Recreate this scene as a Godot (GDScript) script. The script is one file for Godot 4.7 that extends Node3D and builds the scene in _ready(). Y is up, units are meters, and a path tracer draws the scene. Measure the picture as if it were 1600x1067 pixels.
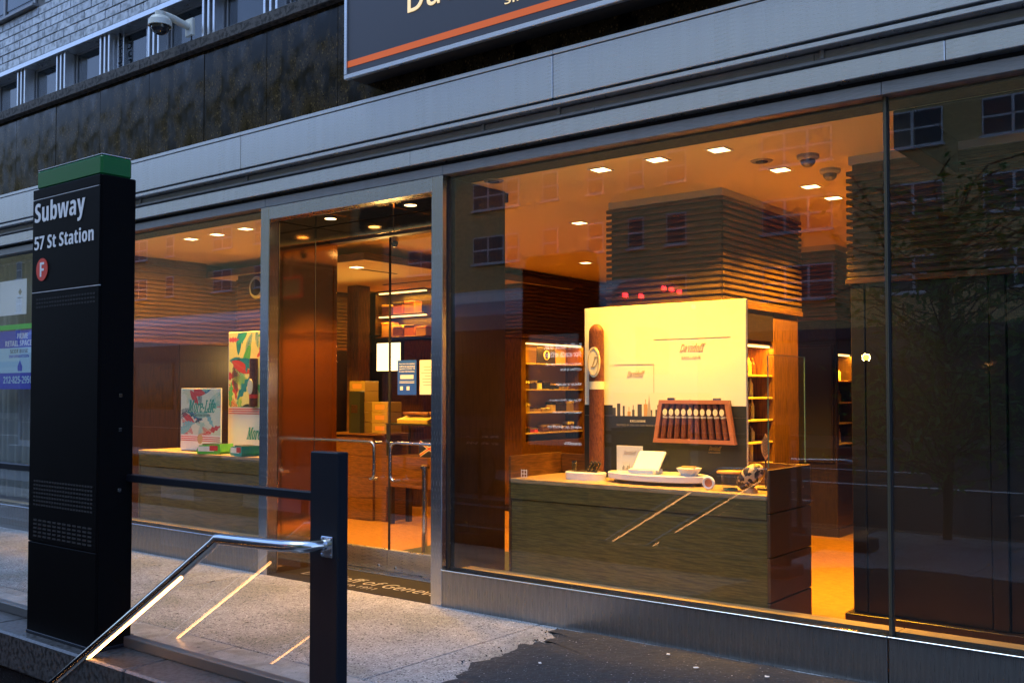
extends Node3D
# A shop front at dusk beside a subway entrance. World: x runs along the facade, y is up, z runs out to the street;
# the facade's steel face is z = 0, the pavement at the shop door is y = 0.

var M := {}
var T := {}
var box_cache := {}
var taken := {}
var R := RandomNumberGenerator.new()

# ------------------------------------------------------------------ mesh helpers
func lin(r: float, g: float, b: float, a := 1.0) -> Color:
	var c := Color(r, g, b).linear_to_srgb()
	c.a = a
	return c

func st_new() -> SurfaceTool:
	var st := SurfaceTool.new()
	st.begin(Mesh.PRIMITIVE_TRIANGLES)
	st.set_smooth_group(-1)
	return st

func tri(st: SurfaceTool, a: Vector3, b: Vector3, c: Vector3, outward: Vector3) -> void:
	if (c - a).cross(b - a).dot(outward) < 0.0:
		var t := b
		b = c
		c = t
	st.add_vertex(a)
	st.add_vertex(b)
	st.add_vertex(c)

func quad(st: SurfaceTool, a: Vector3, b: Vector3, c: Vector3, d: Vector3, outward: Vector3) -> void:
	tri(st, a, b, c, outward)
	tri(st, a, c, d, outward)

func bx(st: SurfaceTool, c: Vector3, s: Vector3, bevel := 0.0) -> void:
	var h := s * 0.5
	var e := minf(bevel, minf(h.x, minf(h.y, h.z)) * 0.45)
	if e <= 0.0:
		for ax in 3:
			for sg in [-1.0, 1.0]:
				var n := Vector3.ZERO
				n[ax] = sg
				var u := Vector3.ZERO
				u[(ax + 1) % 3] = h[(ax + 1) % 3]
				var v := Vector3.ZERO
				v[(ax + 2) % 3] = h[(ax + 2) % 3]
				var m := c + n * h[ax]
				quad(st, m - u - v, m + u - v, m + u + v, m - u + v, n)
		return
	for ax in 3:
		var ax1 := (ax + 1) % 3
		var ax2 := (ax + 2) % 3
		for sg in [-1.0, 1.0]:
			var n := Vector3.ZERO
			n[ax] = sg
			var u := Vector3.ZERO
			u[ax1] = h[ax1] - e
			var v := Vector3.ZERO
			v[ax2] = h[ax2] - e
			var m := c + n * h[ax]
			quad(st, m - u - v, m + u - v, m + u + v, m - u + v, n)
			for sg2 in [-1.0, 1.0]:
				var n2 := Vector3.ZERO
				n2[ax1] = sg2
				var p := c + n * h[ax] + n2 * (h[ax1] - e)
				var q := c + n * (h[ax] - e) + n2 * h[ax1]
				quad(st, p - v, p + v, q + v, q - v, n + n2)
	for x in [-1.0, 1.0]:
		for y in [-1.0, 1.0]:
			for z in [-1.0, 1.0]:
				var k := Vector3(x, y, z)
				tri(st, c + k * Vector3(h.x, h.y - e, h.z - e), c + k * Vector3(h.x - e, h.y, h.z - e), c + k * Vector3(h.x - e, h.y - e, h.z), k)

func tube(st: SurfaceTool, pts: Array, r: float, n := 14, caps := true) -> void:
	var rings := []
	var prev_u := Vector3.ZERO
	for i in pts.size():
		var d: Vector3
		if i == 0:
			d = (pts[1] - pts[0]).normalized()
		elif i == pts.size() - 1:
			d = (pts[i] - pts[i - 1]).normalized()
		else:
			d = ((pts[i + 1] - pts[i]).normalized() + (pts[i] - pts[i - 1]).normalized()).normalized()
		var u := d.cross(Vector3.UP if absf(d.y) < 0.95 else Vector3.RIGHT).normalized() if i == 0 else (prev_u - d * prev_u.dot(d)).normalized()
		prev_u = u
		var v := d.cross(u)
		var ring := []
		for k in n:
			var a := TAU * k / n
			ring.append(pts[i] + (u * cos(a) + v * sin(a)) * r)
		rings.append(ring)
	st.set_smooth_group(1)
	for i in rings.size() - 1:
		for k in n:
			var k2 := (k + 1) % n
			var mid: Vector3 = (rings[i][k] + rings[i][k2] + rings[i + 1][k] + rings[i + 1][k2]) * 0.25
			quad(st, rings[i][k], rings[i][k2], rings[i + 1][k2], rings[i + 1][k], mid - (pts[i] + pts[i + 1]) * 0.5)
	st.set_smooth_group(-1)
	if caps:
		for e in [0, rings.size() - 1]:
			var out: Vector3 = (pts[0] - pts[1]) if e == 0 else (pts[e] - pts[e - 1])
			for k in n:
				tri(st, pts[e], rings[e][k], rings[e][(k + 1) % n], out)

# profile: points (radius, height) from bottom to top, turned about a vertical axis through c; squash flattens it in z
func lathe(st: SurfaceTool, profile: Array, c: Vector3, n := 28, squash := 1.0) -> void:
	for i in profile.size() - 1:
		var p: Vector2 = profile[i]
		var q: Vector2 = profile[i + 1]
		st.set_smooth_group(i + 2)
		var nd := Vector2(q.y - p.y, p.x - q.x)
		for k in n:
			var a := TAU * k / n
			var b := TAU * (k + 1) / n
			var ca := Vector3(cos(a), 0, sin(a) * squash)
			var cb := Vector3(cos(b), 0, sin(b) * squash)
			var am := (a + b) * 0.5
			var out := Vector3(cos(am) * nd.x, nd.y, sin(am) * nd.x)
			var p0 := c + ca * p.x + Vector3.UP * p.y
			var p1 := c + cb * p.x + Vector3.UP * p.y
			var q0 := c + ca * q.x + Vector3.UP * q.y
			var q1 := c + cb * q.x + Vector3.UP * q.y
			if p.x > 1e-5:
				tri(st, p0, p1, q1, out)
			if q.x > 1e-5:
				tri(st, p0, q1, q0, out)
	st.set_smooth_group(-1)

# a polygon in x and y, pushed from z0 to z1
func prism(st: SurfaceTool, poly: PackedVector2Array, z0: float, z1: float) -> void:
	var idx := Geometry2D.triangulate_polygon(poly)
	for i in range(0, idx.size(), 3):
		for zz in [z0, z1]:
			var out := Vector3(0, 0, 1 if zz == maxf(z0, z1) else -1)
			tri(st, Vector3(poly[idx[i]].x, poly[idx[i]].y, zz), Vector3(poly[idx[i + 1]].x, poly[idx[i + 1]].y, zz), Vector3(poly[idx[i + 2]].x, poly[idx[i + 2]].y, zz), out)
	var turn := -1.0 if Geometry2D.is_polygon_clockwise(poly) else 1.0
	for i in poly.size():
		var a := poly[i]
		var b := poly[(i + 1) % poly.size()]
		var o := Vector3(b.y - a.y, a.x - b.x, 0) * turn
		quad(st, Vector3(a.x, a.y, z0), Vector3(b.x, b.y, z0), Vector3(b.x, b.y, z1), Vector3(a.x, a.y, z1), o)

func commit(st: SurfaceTool) -> ArrayMesh:
	st.generate_normals()
	return st.commit()

func named(called: String) -> String:
	var n: int = taken.get(called, -1) + 1
	taken[called] = n
	return called if n == 0 else "%s_%03d" % [called, n]

func inst(parent: Node, called: String, mesh: Mesh, m: Material, at := Vector3.ZERO) -> MeshInstance3D:
	var o := MeshInstance3D.new()
	o.name = named(called) if parent == self else called
	o.mesh = mesh
	o.material_override = m
	o.position = at
	o.cast_shadow = GeometryInstance3D.SHADOW_CASTING_SETTING_ON
	parent.add_child(o, true)
	return o

func put(parent: Node, called: String, st: SurfaceTool, m: Material, at := Vector3.ZERO) -> MeshInstance3D:
	return inst(parent, called, commit(st), m, at)

func box_mesh(s: Vector3, bevel: float) -> ArrayMesh:
	var key := "%.4f %.4f %.4f %.4f" % [s.x, s.y, s.z, bevel]
	if not box_cache.has(key):
		var st := st_new()
		bx(st, Vector3.ZERO, s, bevel)
		box_cache[key] = commit(st)
	return box_cache[key]

# a box from its centre and size
func box(parent: Node, called: String, c: Vector3, s: Vector3, m: Material, bevel := 0.002) -> MeshInstance3D:
	return inst(parent, called, box_mesh(s, bevel), m, c)

# a box from its two corners
func slab(parent: Node, called: String, a: Vector3, b: Vector3, m: Material, bevel := 0.002) -> MeshInstance3D:
	return box(parent, called, (a + b) * 0.5, (b - a).abs(), m, bevel)

func thing(called: String, label: String, category: String, at := Vector3.ZERO, group := "") -> Node3D:
	var o := Node3D.new()
	o.name = named(called)
	add_child(o)
	o.position = at
	tag(o, label, category, group)
	return o

func tag(o: Node, label: String, category: String, group := "") -> void:
	o.set_meta("label", label)
	o.set_meta("category", category)
	if group:
		o.set_meta("group", group)

func setting(called: String) -> Node3D:
	var o := Node3D.new()
	o.name = named(called)
	add_child(o)
	o.set_meta("kind", "structure")
	return o

# a flat print, w by h, lower left corner at the origin, facing +z, with its picture on it
func print_sheet(parent: Node, called: String, at: Vector3, w: float, h: float, m: Material, back := false) -> MeshInstance3D:
	var st := SurfaceTool.new()
	st.begin(Mesh.PRIMITIVE_TRIANGLES)
	var nz := -1.0 if back else 1.0
	var c := [Vector3(0, 0, 0), Vector3(w, 0, 0), Vector3(w, h, 0), Vector3(0, h, 0)]
	var uv := [Vector2(0, 1), Vector2(1, 1), Vector2(1, 0), Vector2(0, 0)]
	for k in ([0, 1, 2, 0, 2, 3] if back else [0, 2, 1, 0, 3, 2]):
		st.set_normal(Vector3(0, 0, nz))
		st.set_uv(Vector2(1.0 - uv[k].x, uv[k].y) if back else uv[k])
		st.add_vertex(c[k])
	return inst(parent, called, st.commit(), m, at)

func font(face: String, bold := false) -> SystemFont:
	var f := SystemFont.new()
	f.font_names = PackedStringArray([face])
	f.font_weight = 700 if bold else 400
	return f

# lettering that fills w (and h, when given) metres; its lower left corner is at the given place, facing +z before the turn
func lettering(parent: Node, called: String, words: String, at: Vector3, w: float, h: float, f: Font, m: Material, deep := 0.002, turn := 0.0, slant := 0.0) -> MeshInstance3D:
	var t := TextMesh.new()
	t.text = words
	t.font = f
	t.font_size = 48
	t.pixel_size = 0.01
	t.depth = 0.01
	t.curve_step = 1.5
	t.horizontal_alignment = HORIZONTAL_ALIGNMENT_LEFT
	var b := t.get_aabb()
	var sx := w / b.size.x
	var sy := h / b.size.y if h > 0.0 else sx
	var o := inst(parent, called, t, m)
	var bas := Basis(Vector3(sx, 0, 0), Vector3(slant * sy, sy, 0), Vector3(0, 0, deep / 0.01))
	var rot := Basis(Vector3.UP, turn)
	o.transform = Transform3D(rot * bas, at - rot * bas * Vector3(b.position.x, b.position.y, b.position.z))
	return o

# ------------------------------------------------------------------ textures and materials
func noise_tex(freq: float, kind := FastNoiseLite.TYPE_SIMPLEX_SMOOTH, octaves := 4, ramp: Gradient = null, size := 512, seed_ := 1) -> NoiseTexture2D:
	var n := FastNoiseLite.new()
	n.noise_type = kind
	n.frequency = freq
	n.fractal_octaves = octaves
	n.seed = seed_
	var t := NoiseTexture2D.new()
	t.width = size
	t.height = size
	t.seamless = true
	t.noise = n
	if ramp:
		t.color_ramp = ramp
	return t

func ramp(stops: Array) -> Gradient:
	var g := Gradient.new()
	var o := PackedFloat32Array()
	var c := PackedColorArray()
	for s in stops:
		o.append(s[0])
		c.append(s[1])
	g.offsets = o
	g.colors = c
	return g

func gray(a: float, b: float) -> Gradient:
	return ramp([[0.0, Color(a, a, a)], [1.0, Color(b, b, b)]])

func plain(called: String, c: Color, rough := 0.6, metal := 0.0) -> StandardMaterial3D:
	var m := StandardMaterial3D.new()
	m.resource_name = called
	m.albedo_color = c
	m.roughness = rough
	m.metallic = metal
	M[called] = m
	return m

func tri_map(m: StandardMaterial3D, s: Vector3, world := true) -> void:
	m.uv1_triplanar = true
	m.uv1_world_triplanar = world
	m.uv1_scale = s
	m.uv1_triplanar_sharpness = 8.0

func glow(called: String, c: Color, e: float) -> StandardMaterial3D:
	var m := plain(called, Color(0.9, 0.9, 0.9), 0.5)
	m.emission_enabled = true
	m.emission = c
	m.emission_energy_multiplier = e
	return m

func glass_mat(called: String, c: Color, a: float) -> StandardMaterial3D:
	var m := plain(called, Color(c.r, c.g, c.b, a), 0.0)
	m.transparency = BaseMaterial3D.TRANSPARENCY_ALPHA
	return m

func speckle(size: int, base: Color, marks: Array, seed_: int) -> ImageTexture:
	var im := Image.create(size, size, false, Image.FORMAT_RGB8)
	var r := RandomNumberGenerator.new()
	r.seed = seed_
	var n := FastNoiseLite.new()
	n.frequency = 0.02
	n.seed = seed_
	for y in size:
		for x in size:
			var k := 1.0 + n.get_noise_2d(x, y) * 0.12 + r.randf_range(-0.08, 0.08)
			im.set_pixel(x, y, Color(base.r * k, base.g * k, base.b * k))
	for mk in marks:   # [count, radius least, radius most, colour, spread]
		for i in int(mk[0]):
			var cx := r.randi() % size
			var cy := r.randi() % size
			var rad: float = r.randf_range(mk[1], mk[2])
			var el := r.randf_range(0.6, 1.5)
			var c: Color = mk[3]
			var f: float = 1.0 + r.randf_range(-mk[4], mk[4])
			c = Color(c.r * f, c.g * f, c.b * f)
			var q := int(ceil(rad * 1.6))
			for dy in range(-q, q + 1):
				for dx in range(-q, q + 1):
					if dx * dx * el + dy * dy / el <= rad * rad:
						im.set_pixel(posmod(cx + dx, size), posmod(cy + dy, size), c)
	im.generate_mipmaps()
	return ImageTexture.create_from_image(im)

func wood(called: String, dark: Color, light: Color, s: Vector3, rough: float, seed_ := 3) -> StandardMaterial3D:
	var m := plain(called, Color.WHITE, rough)
	m.albedo_texture = noise_tex(0.012, FastNoiseLite.TYPE_SIMPLEX_SMOOTH, 5, ramp([[0.15, dark], [0.45, dark.lerp(light, 0.55)], [0.6, light], [0.85, dark.lerp(light, 0.3)]]), 512, seed_)
	tri_map(m, s)
	return m

func steel(called: String, tone: Color, rough: float, s: Vector3, spread := 0.12) -> StandardMaterial3D:
	var m := plain(called, tone, 1.0, 1.0)
	m.roughness_texture = noise_tex(0.02, FastNoiseLite.TYPE_SIMPLEX_SMOOTH, 4, gray(clampf(rough - spread, 0.02, 1), rough + spread), 512, 11)
	m.roughness_texture_channel = BaseMaterial3D.TEXTURE_CHANNEL_RED
	tri_map(m, s)
	return m

func stained(m: StandardMaterial3D, low: float, freq: float, seed_: int) -> void:
	m.detail_enabled = true
	m.detail_blend_mode = BaseMaterial3D.BLEND_MODE_MUL
	m.detail_albedo = noise_tex(freq, FastNoiseLite.TYPE_SIMPLEX_SMOOTH, 5, ramp([[0.25, Color(low, low, low * 0.97)], [0.5, Color(0.93, 0.93, 0.93)], [0.8, Color.WHITE]]), 512, seed_)

func make_materials() -> void:
	steel("steel", lin(0.56, 0.56, 0.58), 0.28, Vector3(0.7, 34, 0.7), 0.035)
	steel("steel_upright", lin(0.56, 0.56, 0.58), 0.25, Vector3(34, 0.7, 34), 0.035)
	steel("steel_polished", lin(0.62, 0.62, 0.63), 0.17, Vector3(3, 3, 3), 0.06)
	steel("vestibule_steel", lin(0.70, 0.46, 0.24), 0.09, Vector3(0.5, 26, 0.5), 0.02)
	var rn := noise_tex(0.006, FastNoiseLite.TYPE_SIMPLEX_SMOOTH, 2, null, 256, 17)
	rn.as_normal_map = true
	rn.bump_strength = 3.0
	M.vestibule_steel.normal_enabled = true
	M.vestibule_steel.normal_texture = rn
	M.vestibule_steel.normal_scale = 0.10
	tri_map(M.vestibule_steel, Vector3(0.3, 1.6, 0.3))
	steel("fascia_metal", lin(0.76, 0.77, 0.79), 0.30, Vector3(0.8, 40, 0.8), 0.05)
	M.fascia_metal.metallic = 0.85
	M.fascia_metal.albedo_texture = noise_tex(0.02, FastNoiseLite.TYPE_SIMPLEX_SMOOTH, 5, gray(0.90, 1.0), 512, 12)
	steel("trim_metal", lin(0.34, 0.335, 0.335), 0.42, Vector3(0.8, 40, 0.8), 0.06)
	M.trim_metal.metallic = 0.5
	M.trim_metal.albedo_texture = noise_tex(0.02, FastNoiseLite.TYPE_SIMPLEX_SMOOTH, 5, gray(0.75, 1.0), 512, 13)
	steel("sill_steel", lin(0.36, 0.35, 0.345), 0.30, Vector3(14, 0.5, 14), 0.06)
	M.sill_steel.metallic = 0.9
	M.sill_steel.albedo_texture = noise_tex(0.012, FastNoiseLite.TYPE_SIMPLEX_SMOOTH, 5, gray(0.88, 1.0), 512, 14)
	plain("mullion_bronze", lin(0.10, 0.085, 0.055), 0.4, 0.5)
	plain("shoe_metal", lin(0.09, 0.09, 0.092), 0.5, 0.3)
	plain("gap", lin(0.012, 0.012, 0.013), 0.9)
	plain("rubber", lin(0.02, 0.02, 0.02), 0.7)
	plain("black_paint", lin(0.004, 0.004, 0.0045), 0.38)
	M.black_paint.metallic_specular = 0.13
	plain("rail_black", lin(0.007, 0.009, 0.014), 0.42)
	M.rail_black.metallic_specular = 0.35
	plain("green_enamel", lin(0.004, 0.115, 0.03), 0.22)
	plain("letter_white", lin(0.75, 0.75, 0.76), 0.5)
	plain("bullet_red", lin(0.62, 0.035, 0.012), 0.4)
	plain("white_line", lin(0.55, 0.55, 0.58), 0.4)
	# stone, brick and ground
	var gr := plain("brown_granite", Color.WHITE, 0.16)
	gr.albedo_texture = speckle(512, lin(0.032, 0.021, 0.009), [[1400, 1.0, 4.5, lin(0.060, 0.040, 0.016), 0.6], [900, 1.0, 4.0, lin(0.006, 0.004, 0.003), 0.3], [500, 0.7, 1.8, lin(0.10, 0.07, 0.034), 0.5]], 21)
	gr.roughness_texture = noise_tex(0.006, FastNoiseLite.TYPE_SIMPLEX_SMOOTH, 5, gray(0.04, 0.30), 512, 22)
	gr.roughness = 1.0
	gr.metallic_specular = 0.32
	tri_map(gr, Vector3(1.15, 0.8, 1.15))
	stained(gr, 0.35, 0.008, 23)
	var dg := plain("dark_granite", Color.WHITE, 0.22)
	dg.albedo_texture = speckle(512, lin(0.018, 0.018, 0.020), [[1600, 0.8, 2.4, lin(0.05, 0.05, 0.055), 0.4], [500, 0.6, 1.6, lin(0.11, 0.11, 0.12), 0.3]], 24)
	tri_map(dg, Vector3(2.6, 2.6, 2.6))
	var cg := plain("coping_granite", Color.WHITE, 0.38)
	cg.albedo_texture = speckle(512, lin(0.07, 0.07, 0.075), [[1600, 0.8, 2.4, lin(0.03, 0.03, 0.033), 0.4], [700, 0.6, 1.8, lin(0.16, 0.16, 0.17), 0.3]], 25)
	tri_map(cg, Vector3(2.4, 2.4, 2.4))
	stained(cg, 0.6, 0.02, 26)
	var ls := plain("ledge_stone", Color.WHITE, 0.8)
	ls.albedo_texture = speckle(256, lin(0.085, 0.075, 0.07), [[900, 0.7, 2.0, lin(0.045, 0.04, 0.036), 0.4]], 27)
	tri_map(ls, Vector3(1.6, 1.6, 1.6))
	stained(ls, 0.45, 0.02, 28)
	var ag := plain("aggregate", Color.WHITE, 0.88)
	ag.albedo_texture = speckle(1024, lin(0.29, 0.29, 0.295), [[9000, 1.2, 3.4, lin(0.155, 0.155, 0.158), 0.45], [6000, 1.0, 3.0, lin(0.41, 0.41, 0.41), 0.25], [3600, 1.2, 3.2, lin(0.04, 0.04, 0.042), 0.4]], 31)
	ag.heightmap_enabled = true
	ag.heightmap_scale = 0.25
	ag.heightmap_texture = noise_tex(0.09, FastNoiseLite.TYPE_CELLULAR, 2, null, 512, 32)
	tri_map(ag, Vector3(0.55, 0.55, 0.55))
	stained(ag, 0.86, 0.004, 33)
	var cc := plain("concrete", Color.WHITE, 0.85)
	cc.albedo_texture = speckle(512, lin(0.30, 0.295, 0.285), [[1800, 0.6, 1.6, lin(0.20, 0.195, 0.19), 0.3], [60, 2.0, 6.0, lin(0.10, 0.10, 0.10), 0.3]], 34)
	tri_map(cc, Vector3(0.9, 0.9, 0.9))
	stained(cc, 0.85, 0.006, 35)
	var asf := plain("asphalt", Color.WHITE, 0.9)
	asf.albedo_texture = speckle(1024, lin(0.022, 0.023, 0.027), [[9000, 0.9, 2.6, lin(0.045, 0.047, 0.053), 0.5], [3500, 0.8, 2.0, lin(0.010, 0.010, 0.011), 0.3], [900, 0.8, 2.3, lin(0.20, 0.20, 0.21), 0.6]], 36)
	asf.heightmap_enabled = true
	asf.heightmap_scale = 0.6
	asf.heightmap_texture = noise_tex(0.06, FastNoiseLite.TYPE_CELLULAR, 3, null, 512, 37)
	tri_map(asf, Vector3(0.5, 0.5, 0.5))
	var rd := plain("road_asphalt", Color.WHITE, 0.85)
	rd.albedo_texture = speckle(512, lin(0.032, 0.032, 0.034), [[1500, 0.8, 2.0, lin(0.055, 0.055, 0.058), 0.5]], 38)
	rd.metallic_specular = 0.25
	tri_map(rd, Vector3(0.5, 0.5, 0.5))
	for k in 4:
		var t: float = [0.60, 0.54, 0.66, 0.57][k]
		var b := plain("glazed_brick_%d" % k, lin(t * 0.93, t * 0.96, t), 0.35)
		tri_map(b, Vector3(0.9, 0.9, 0.9))
		stained(b, 0.7, 0.02, 40 + k)
	plain("mortar", lin(0.16, 0.16, 0.165), 0.95)
	# the shop's inside
	wood("slat_wood", lin(0.040, 0.019, 0.007), lin(0.125, 0.060, 0.021), Vector3(0.5, 9, 0.5), 0.5, 51)
	wood("red_wood", lin(0.060, 0.024, 0.006), lin(0.16, 0.066, 0.016), Vector3(0.6, 6, 0.6), 0.35, 52)
	wood("red_wood_upright", lin(0.060, 0.024, 0.006), lin(0.16, 0.066, 0.016), Vector3(6, 0.6, 6), 0.35, 53)
	wood("dark_wood", lin(0.008, 0.005, 0.003), lin(0.024, 0.013, 0.006), Vector3(5, 0.5, 5), 0.3, 54)
	wood("counter_wood", lin(0.065, 0.050, 0.012), lin(0.16, 0.118, 0.030), Vector3(0.55, 8, 0.55), 0.45, 55)
	wood("counter_top_wood", lin(0.30, 0.19, 0.085), lin(0.46, 0.31, 0.15), Vector3(0.6, 3, 7), 0.35, 56)
	wood("cigar_leaf", lin(0.085, 0.022, 0.010), lin(0.19, 0.060, 0.026), Vector3(9, 2.5, 9), 0.5, 57)
	wood("sill_wood", lin(0.32, 0.22, 0.09), lin(0.5, 0.36, 0.16), Vector3(0.6, 4, 9), 0.4, 58)
	plain("panel_black", lin(0.005, 0.005, 0.004), 0.35)
	plain("ceiling_paint", lin(0.84, 0.68, 0.30), 0.85)
	plain("bulkhead_band", lin(0.50, 0.47, 0.38), 0.8)
	plain("wall_brown", lin(0.10, 0.045, 0.016), 0.6)
	var cf := plain("shop_carpet", Color.WHITE, 0.95)
	cf.albedo_texture = speckle(256, lin(0.27, 0.115, 0.036), [[1500, 0.6, 1.5, lin(0.20, 0.085, 0.026), 0.3]], 60)
	tri_map(cf, Vector3(2, 2, 2))
	plain("door_mat_black", lin(0.02, 0.02, 0.02), 0.95)
	plain("threshold_stone", lin(0.018, 0.016, 0.015), 0.75)
	M.threshold_stone.metallic_specular = 0.25
	plain("threshold_letter", lin(0.30, 0.28, 0.25), 0.4)
	plain("cream_card", lin(0.82, 0.77, 0.64), 0.55)
	plain("white_card", lin(0.80, 0.80, 0.78), 0.45)
	plain("print_black", lin(0.018, 0.022, 0.020), 0.45)
	plain("gold_print", lin(0.55, 0.38, 0.14), 0.35, 0.6)
	plain("grey_print", lin(0.30, 0.26, 0.18), 0.6)
	plain("band_cream", lin(0.80, 0.72, 0.48), 0.45)
	plain("cedar_box", lin(0.42, 0.16, 0.075), 0.4)
	plain("white_lacquer", lin(0.82, 0.82, 0.80), 0.12)
	plain("black_plastic", lin(0.018, 0.018, 0.018), 0.3)
	plain("brass", lin(0.62, 0.42, 0.16), 0.25, 1.0)
	plain("chrome", lin(0.65, 0.65, 0.66), 0.10, 1.0)
	plain("leather_tan", lin(0.55, 0.33, 0.14), 0.5)
	var hp := plain("hide_patches", Color.WHITE, 0.5)
	var cn := FastNoiseLite.new()
	cn.noise_type = FastNoiseLite.TYPE_CELLULAR
	cn.cellular_return_type = FastNoiseLite.RETURN_CELL_VALUE
	cn.frequency = 0.014
	cn.seed = 4
	var him := Image.create(256, 256, false, Image.FORMAT_RGB8)
	for hy in 256:
		for hx in 256:
			him.set_pixel(hx, hy, lin(0.02, 0.012, 0.008) if cn.get_noise_2d(hx, hy) > 0.15 else lin(0.62, 0.40, 0.18))
	hp.albedo_texture = ImageTexture.create_from_image(him)
	tri_map(hp, Vector3(6, 6, 6), false)
	plain("leather_dark", lin(0.03, 0.018, 0.012), 0.4)
	plain("carved_wood", lin(0.50, 0.24, 0.07), 0.45)
	plain("notice_blue", lin(0.015, 0.085, 0.50), 0.5)
	plain("retail_blue", lin(0.006, 0.02, 0.42), 0.5)
	plain("retail_green", lin(0.02, 0.55, 0.04), 0.5)
	plain("retail_pale", lin(0.42, 0.62, 0.70), 0.5)
	plain("lime_edge", lin(0.12, 0.5, 0.06), 0.3)
	plain("stripe_red", lin(0.62, 0.05, 0.035), 0.5)
	plain("teal_ink", lin(0.02, 0.30, 0.22), 0.5)
	plain("flag_blue", lin(0.015, 0.02, 0.12), 0.5)
	plain("carton_brown", lin(0.22, 0.14, 0.06), 0.6)
	plain("box_tan", lin(0.50, 0.36, 0.17), 0.6)
	plain("curtain_cloth", lin(0.20, 0.22, 0.20), 0.9)
	plain("camera_ivory", lin(0.58, 0.56, 0.48), 0.4)
	plain("camera_dark", lin(0.03, 0.03, 0.035), 0.08)
	plain("sign_face", lin(0.075, 0.072, 0.085), 0.4)
	stained(M.sign_face, 0.8, 0.01, 71)
	glow("sign_orange", lin(0.75, 0.12, 0.01), 0.45)
	M.sign_orange.albedo_color = lin(0.55, 0.10, 0.012)
	glow("sign_letter", lin(1.0, 0.72, 0.34), 0.75)
	M.sign_letter.albedo_color = lin(0.75, 0.60, 0.36)
	plain("sign_under", lin(0.02, 0.018, 0.017), 0.7)
	glass_mat("window_glass", Color(0.02, 0.02, 0.02), 0.02)
	glass_mat("clear_glass", Color(0.03, 0.05, 0.04), 0.01)
	glass_mat("dark_glass", Color(0.10, 0.14, 0.16), 0.55)
	plain("glass_edge", lin(0.12, 0.22, 0.14), 0.15)
	# lamps
	glow("downlight_lamp", lin(1.0, 0.66, 0.26), 9.0)
	glow("strip_lamp", lin(1.0, 0.55, 0.16), 5.0)
	glow("rail_lamp", lin(1.0, 0.52, 0.20), 4.5)
	glow("bright_panel_lamp", lin(1.0, 0.80, 0.40), 2.6)
	glow("bus_tail_lamp", lin(1.0, 0.02, 0.02), 40.0)
	glow("street_bulb", lin(1.0, 0.42, 0.06), 45.0)
	glow("screen_lamp_text", lin(0.8, 0.9, 1.0), 5.0)
	# out on the street
	plain("bus_white", lin(0.40, 0.42, 0.44), 0.25)
	plain("bus_blue", lin(0.012, 0.02, 0.05), 0.25)
	plain("bus_dark", lin(0.015, 0.016, 0.018), 0.1)
	plain("tyre", lin(0.015, 0.015, 0.015), 0.8)
	plain("bark", lin(0.06, 0.045, 0.035), 0.9)
	plain("leaf_green", lin(0.08, 0.21, 0.035), 0.6)
	M.leaf_green.backlight_enabled = true
	M.leaf_green.backlight = Color(0.2, 0.4, 0.1)
	plain("window_frame_white", lin(0.62, 0.62, 0.60), 0.5)
	plain("window_dark", lin(0.02, 0.022, 0.025), 0.08)
	plain("road_paint", lin(0.6, 0.6, 0.6), 0.7)
	var ob := plain("opposite_brick", Color.WHITE, 0.85)
	var im := Image.create(128, 128, false, Image.FORMAT_RGB8)
	R.seed = 5
	im.fill(lin(0.36, 0.27, 0.13))
	for row in 16:
		for col in 9:
			var k := R.randf_range(0.8, 1.15)
			var x0 := col * 16 - (8 if row % 2 else 0)
			im.fill_rect(Rect2i(maxi(x0, 0), row * 8, 15 if x0 >= 0 else 7, 7), lin(0.60 * k, 0.43 * k, 0.16 * k))
	ob.albedo_texture = ImageTexture.create_from_image(im)
	tri_map(ob, Vector3(0.6, 0.6, 0.6))

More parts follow.
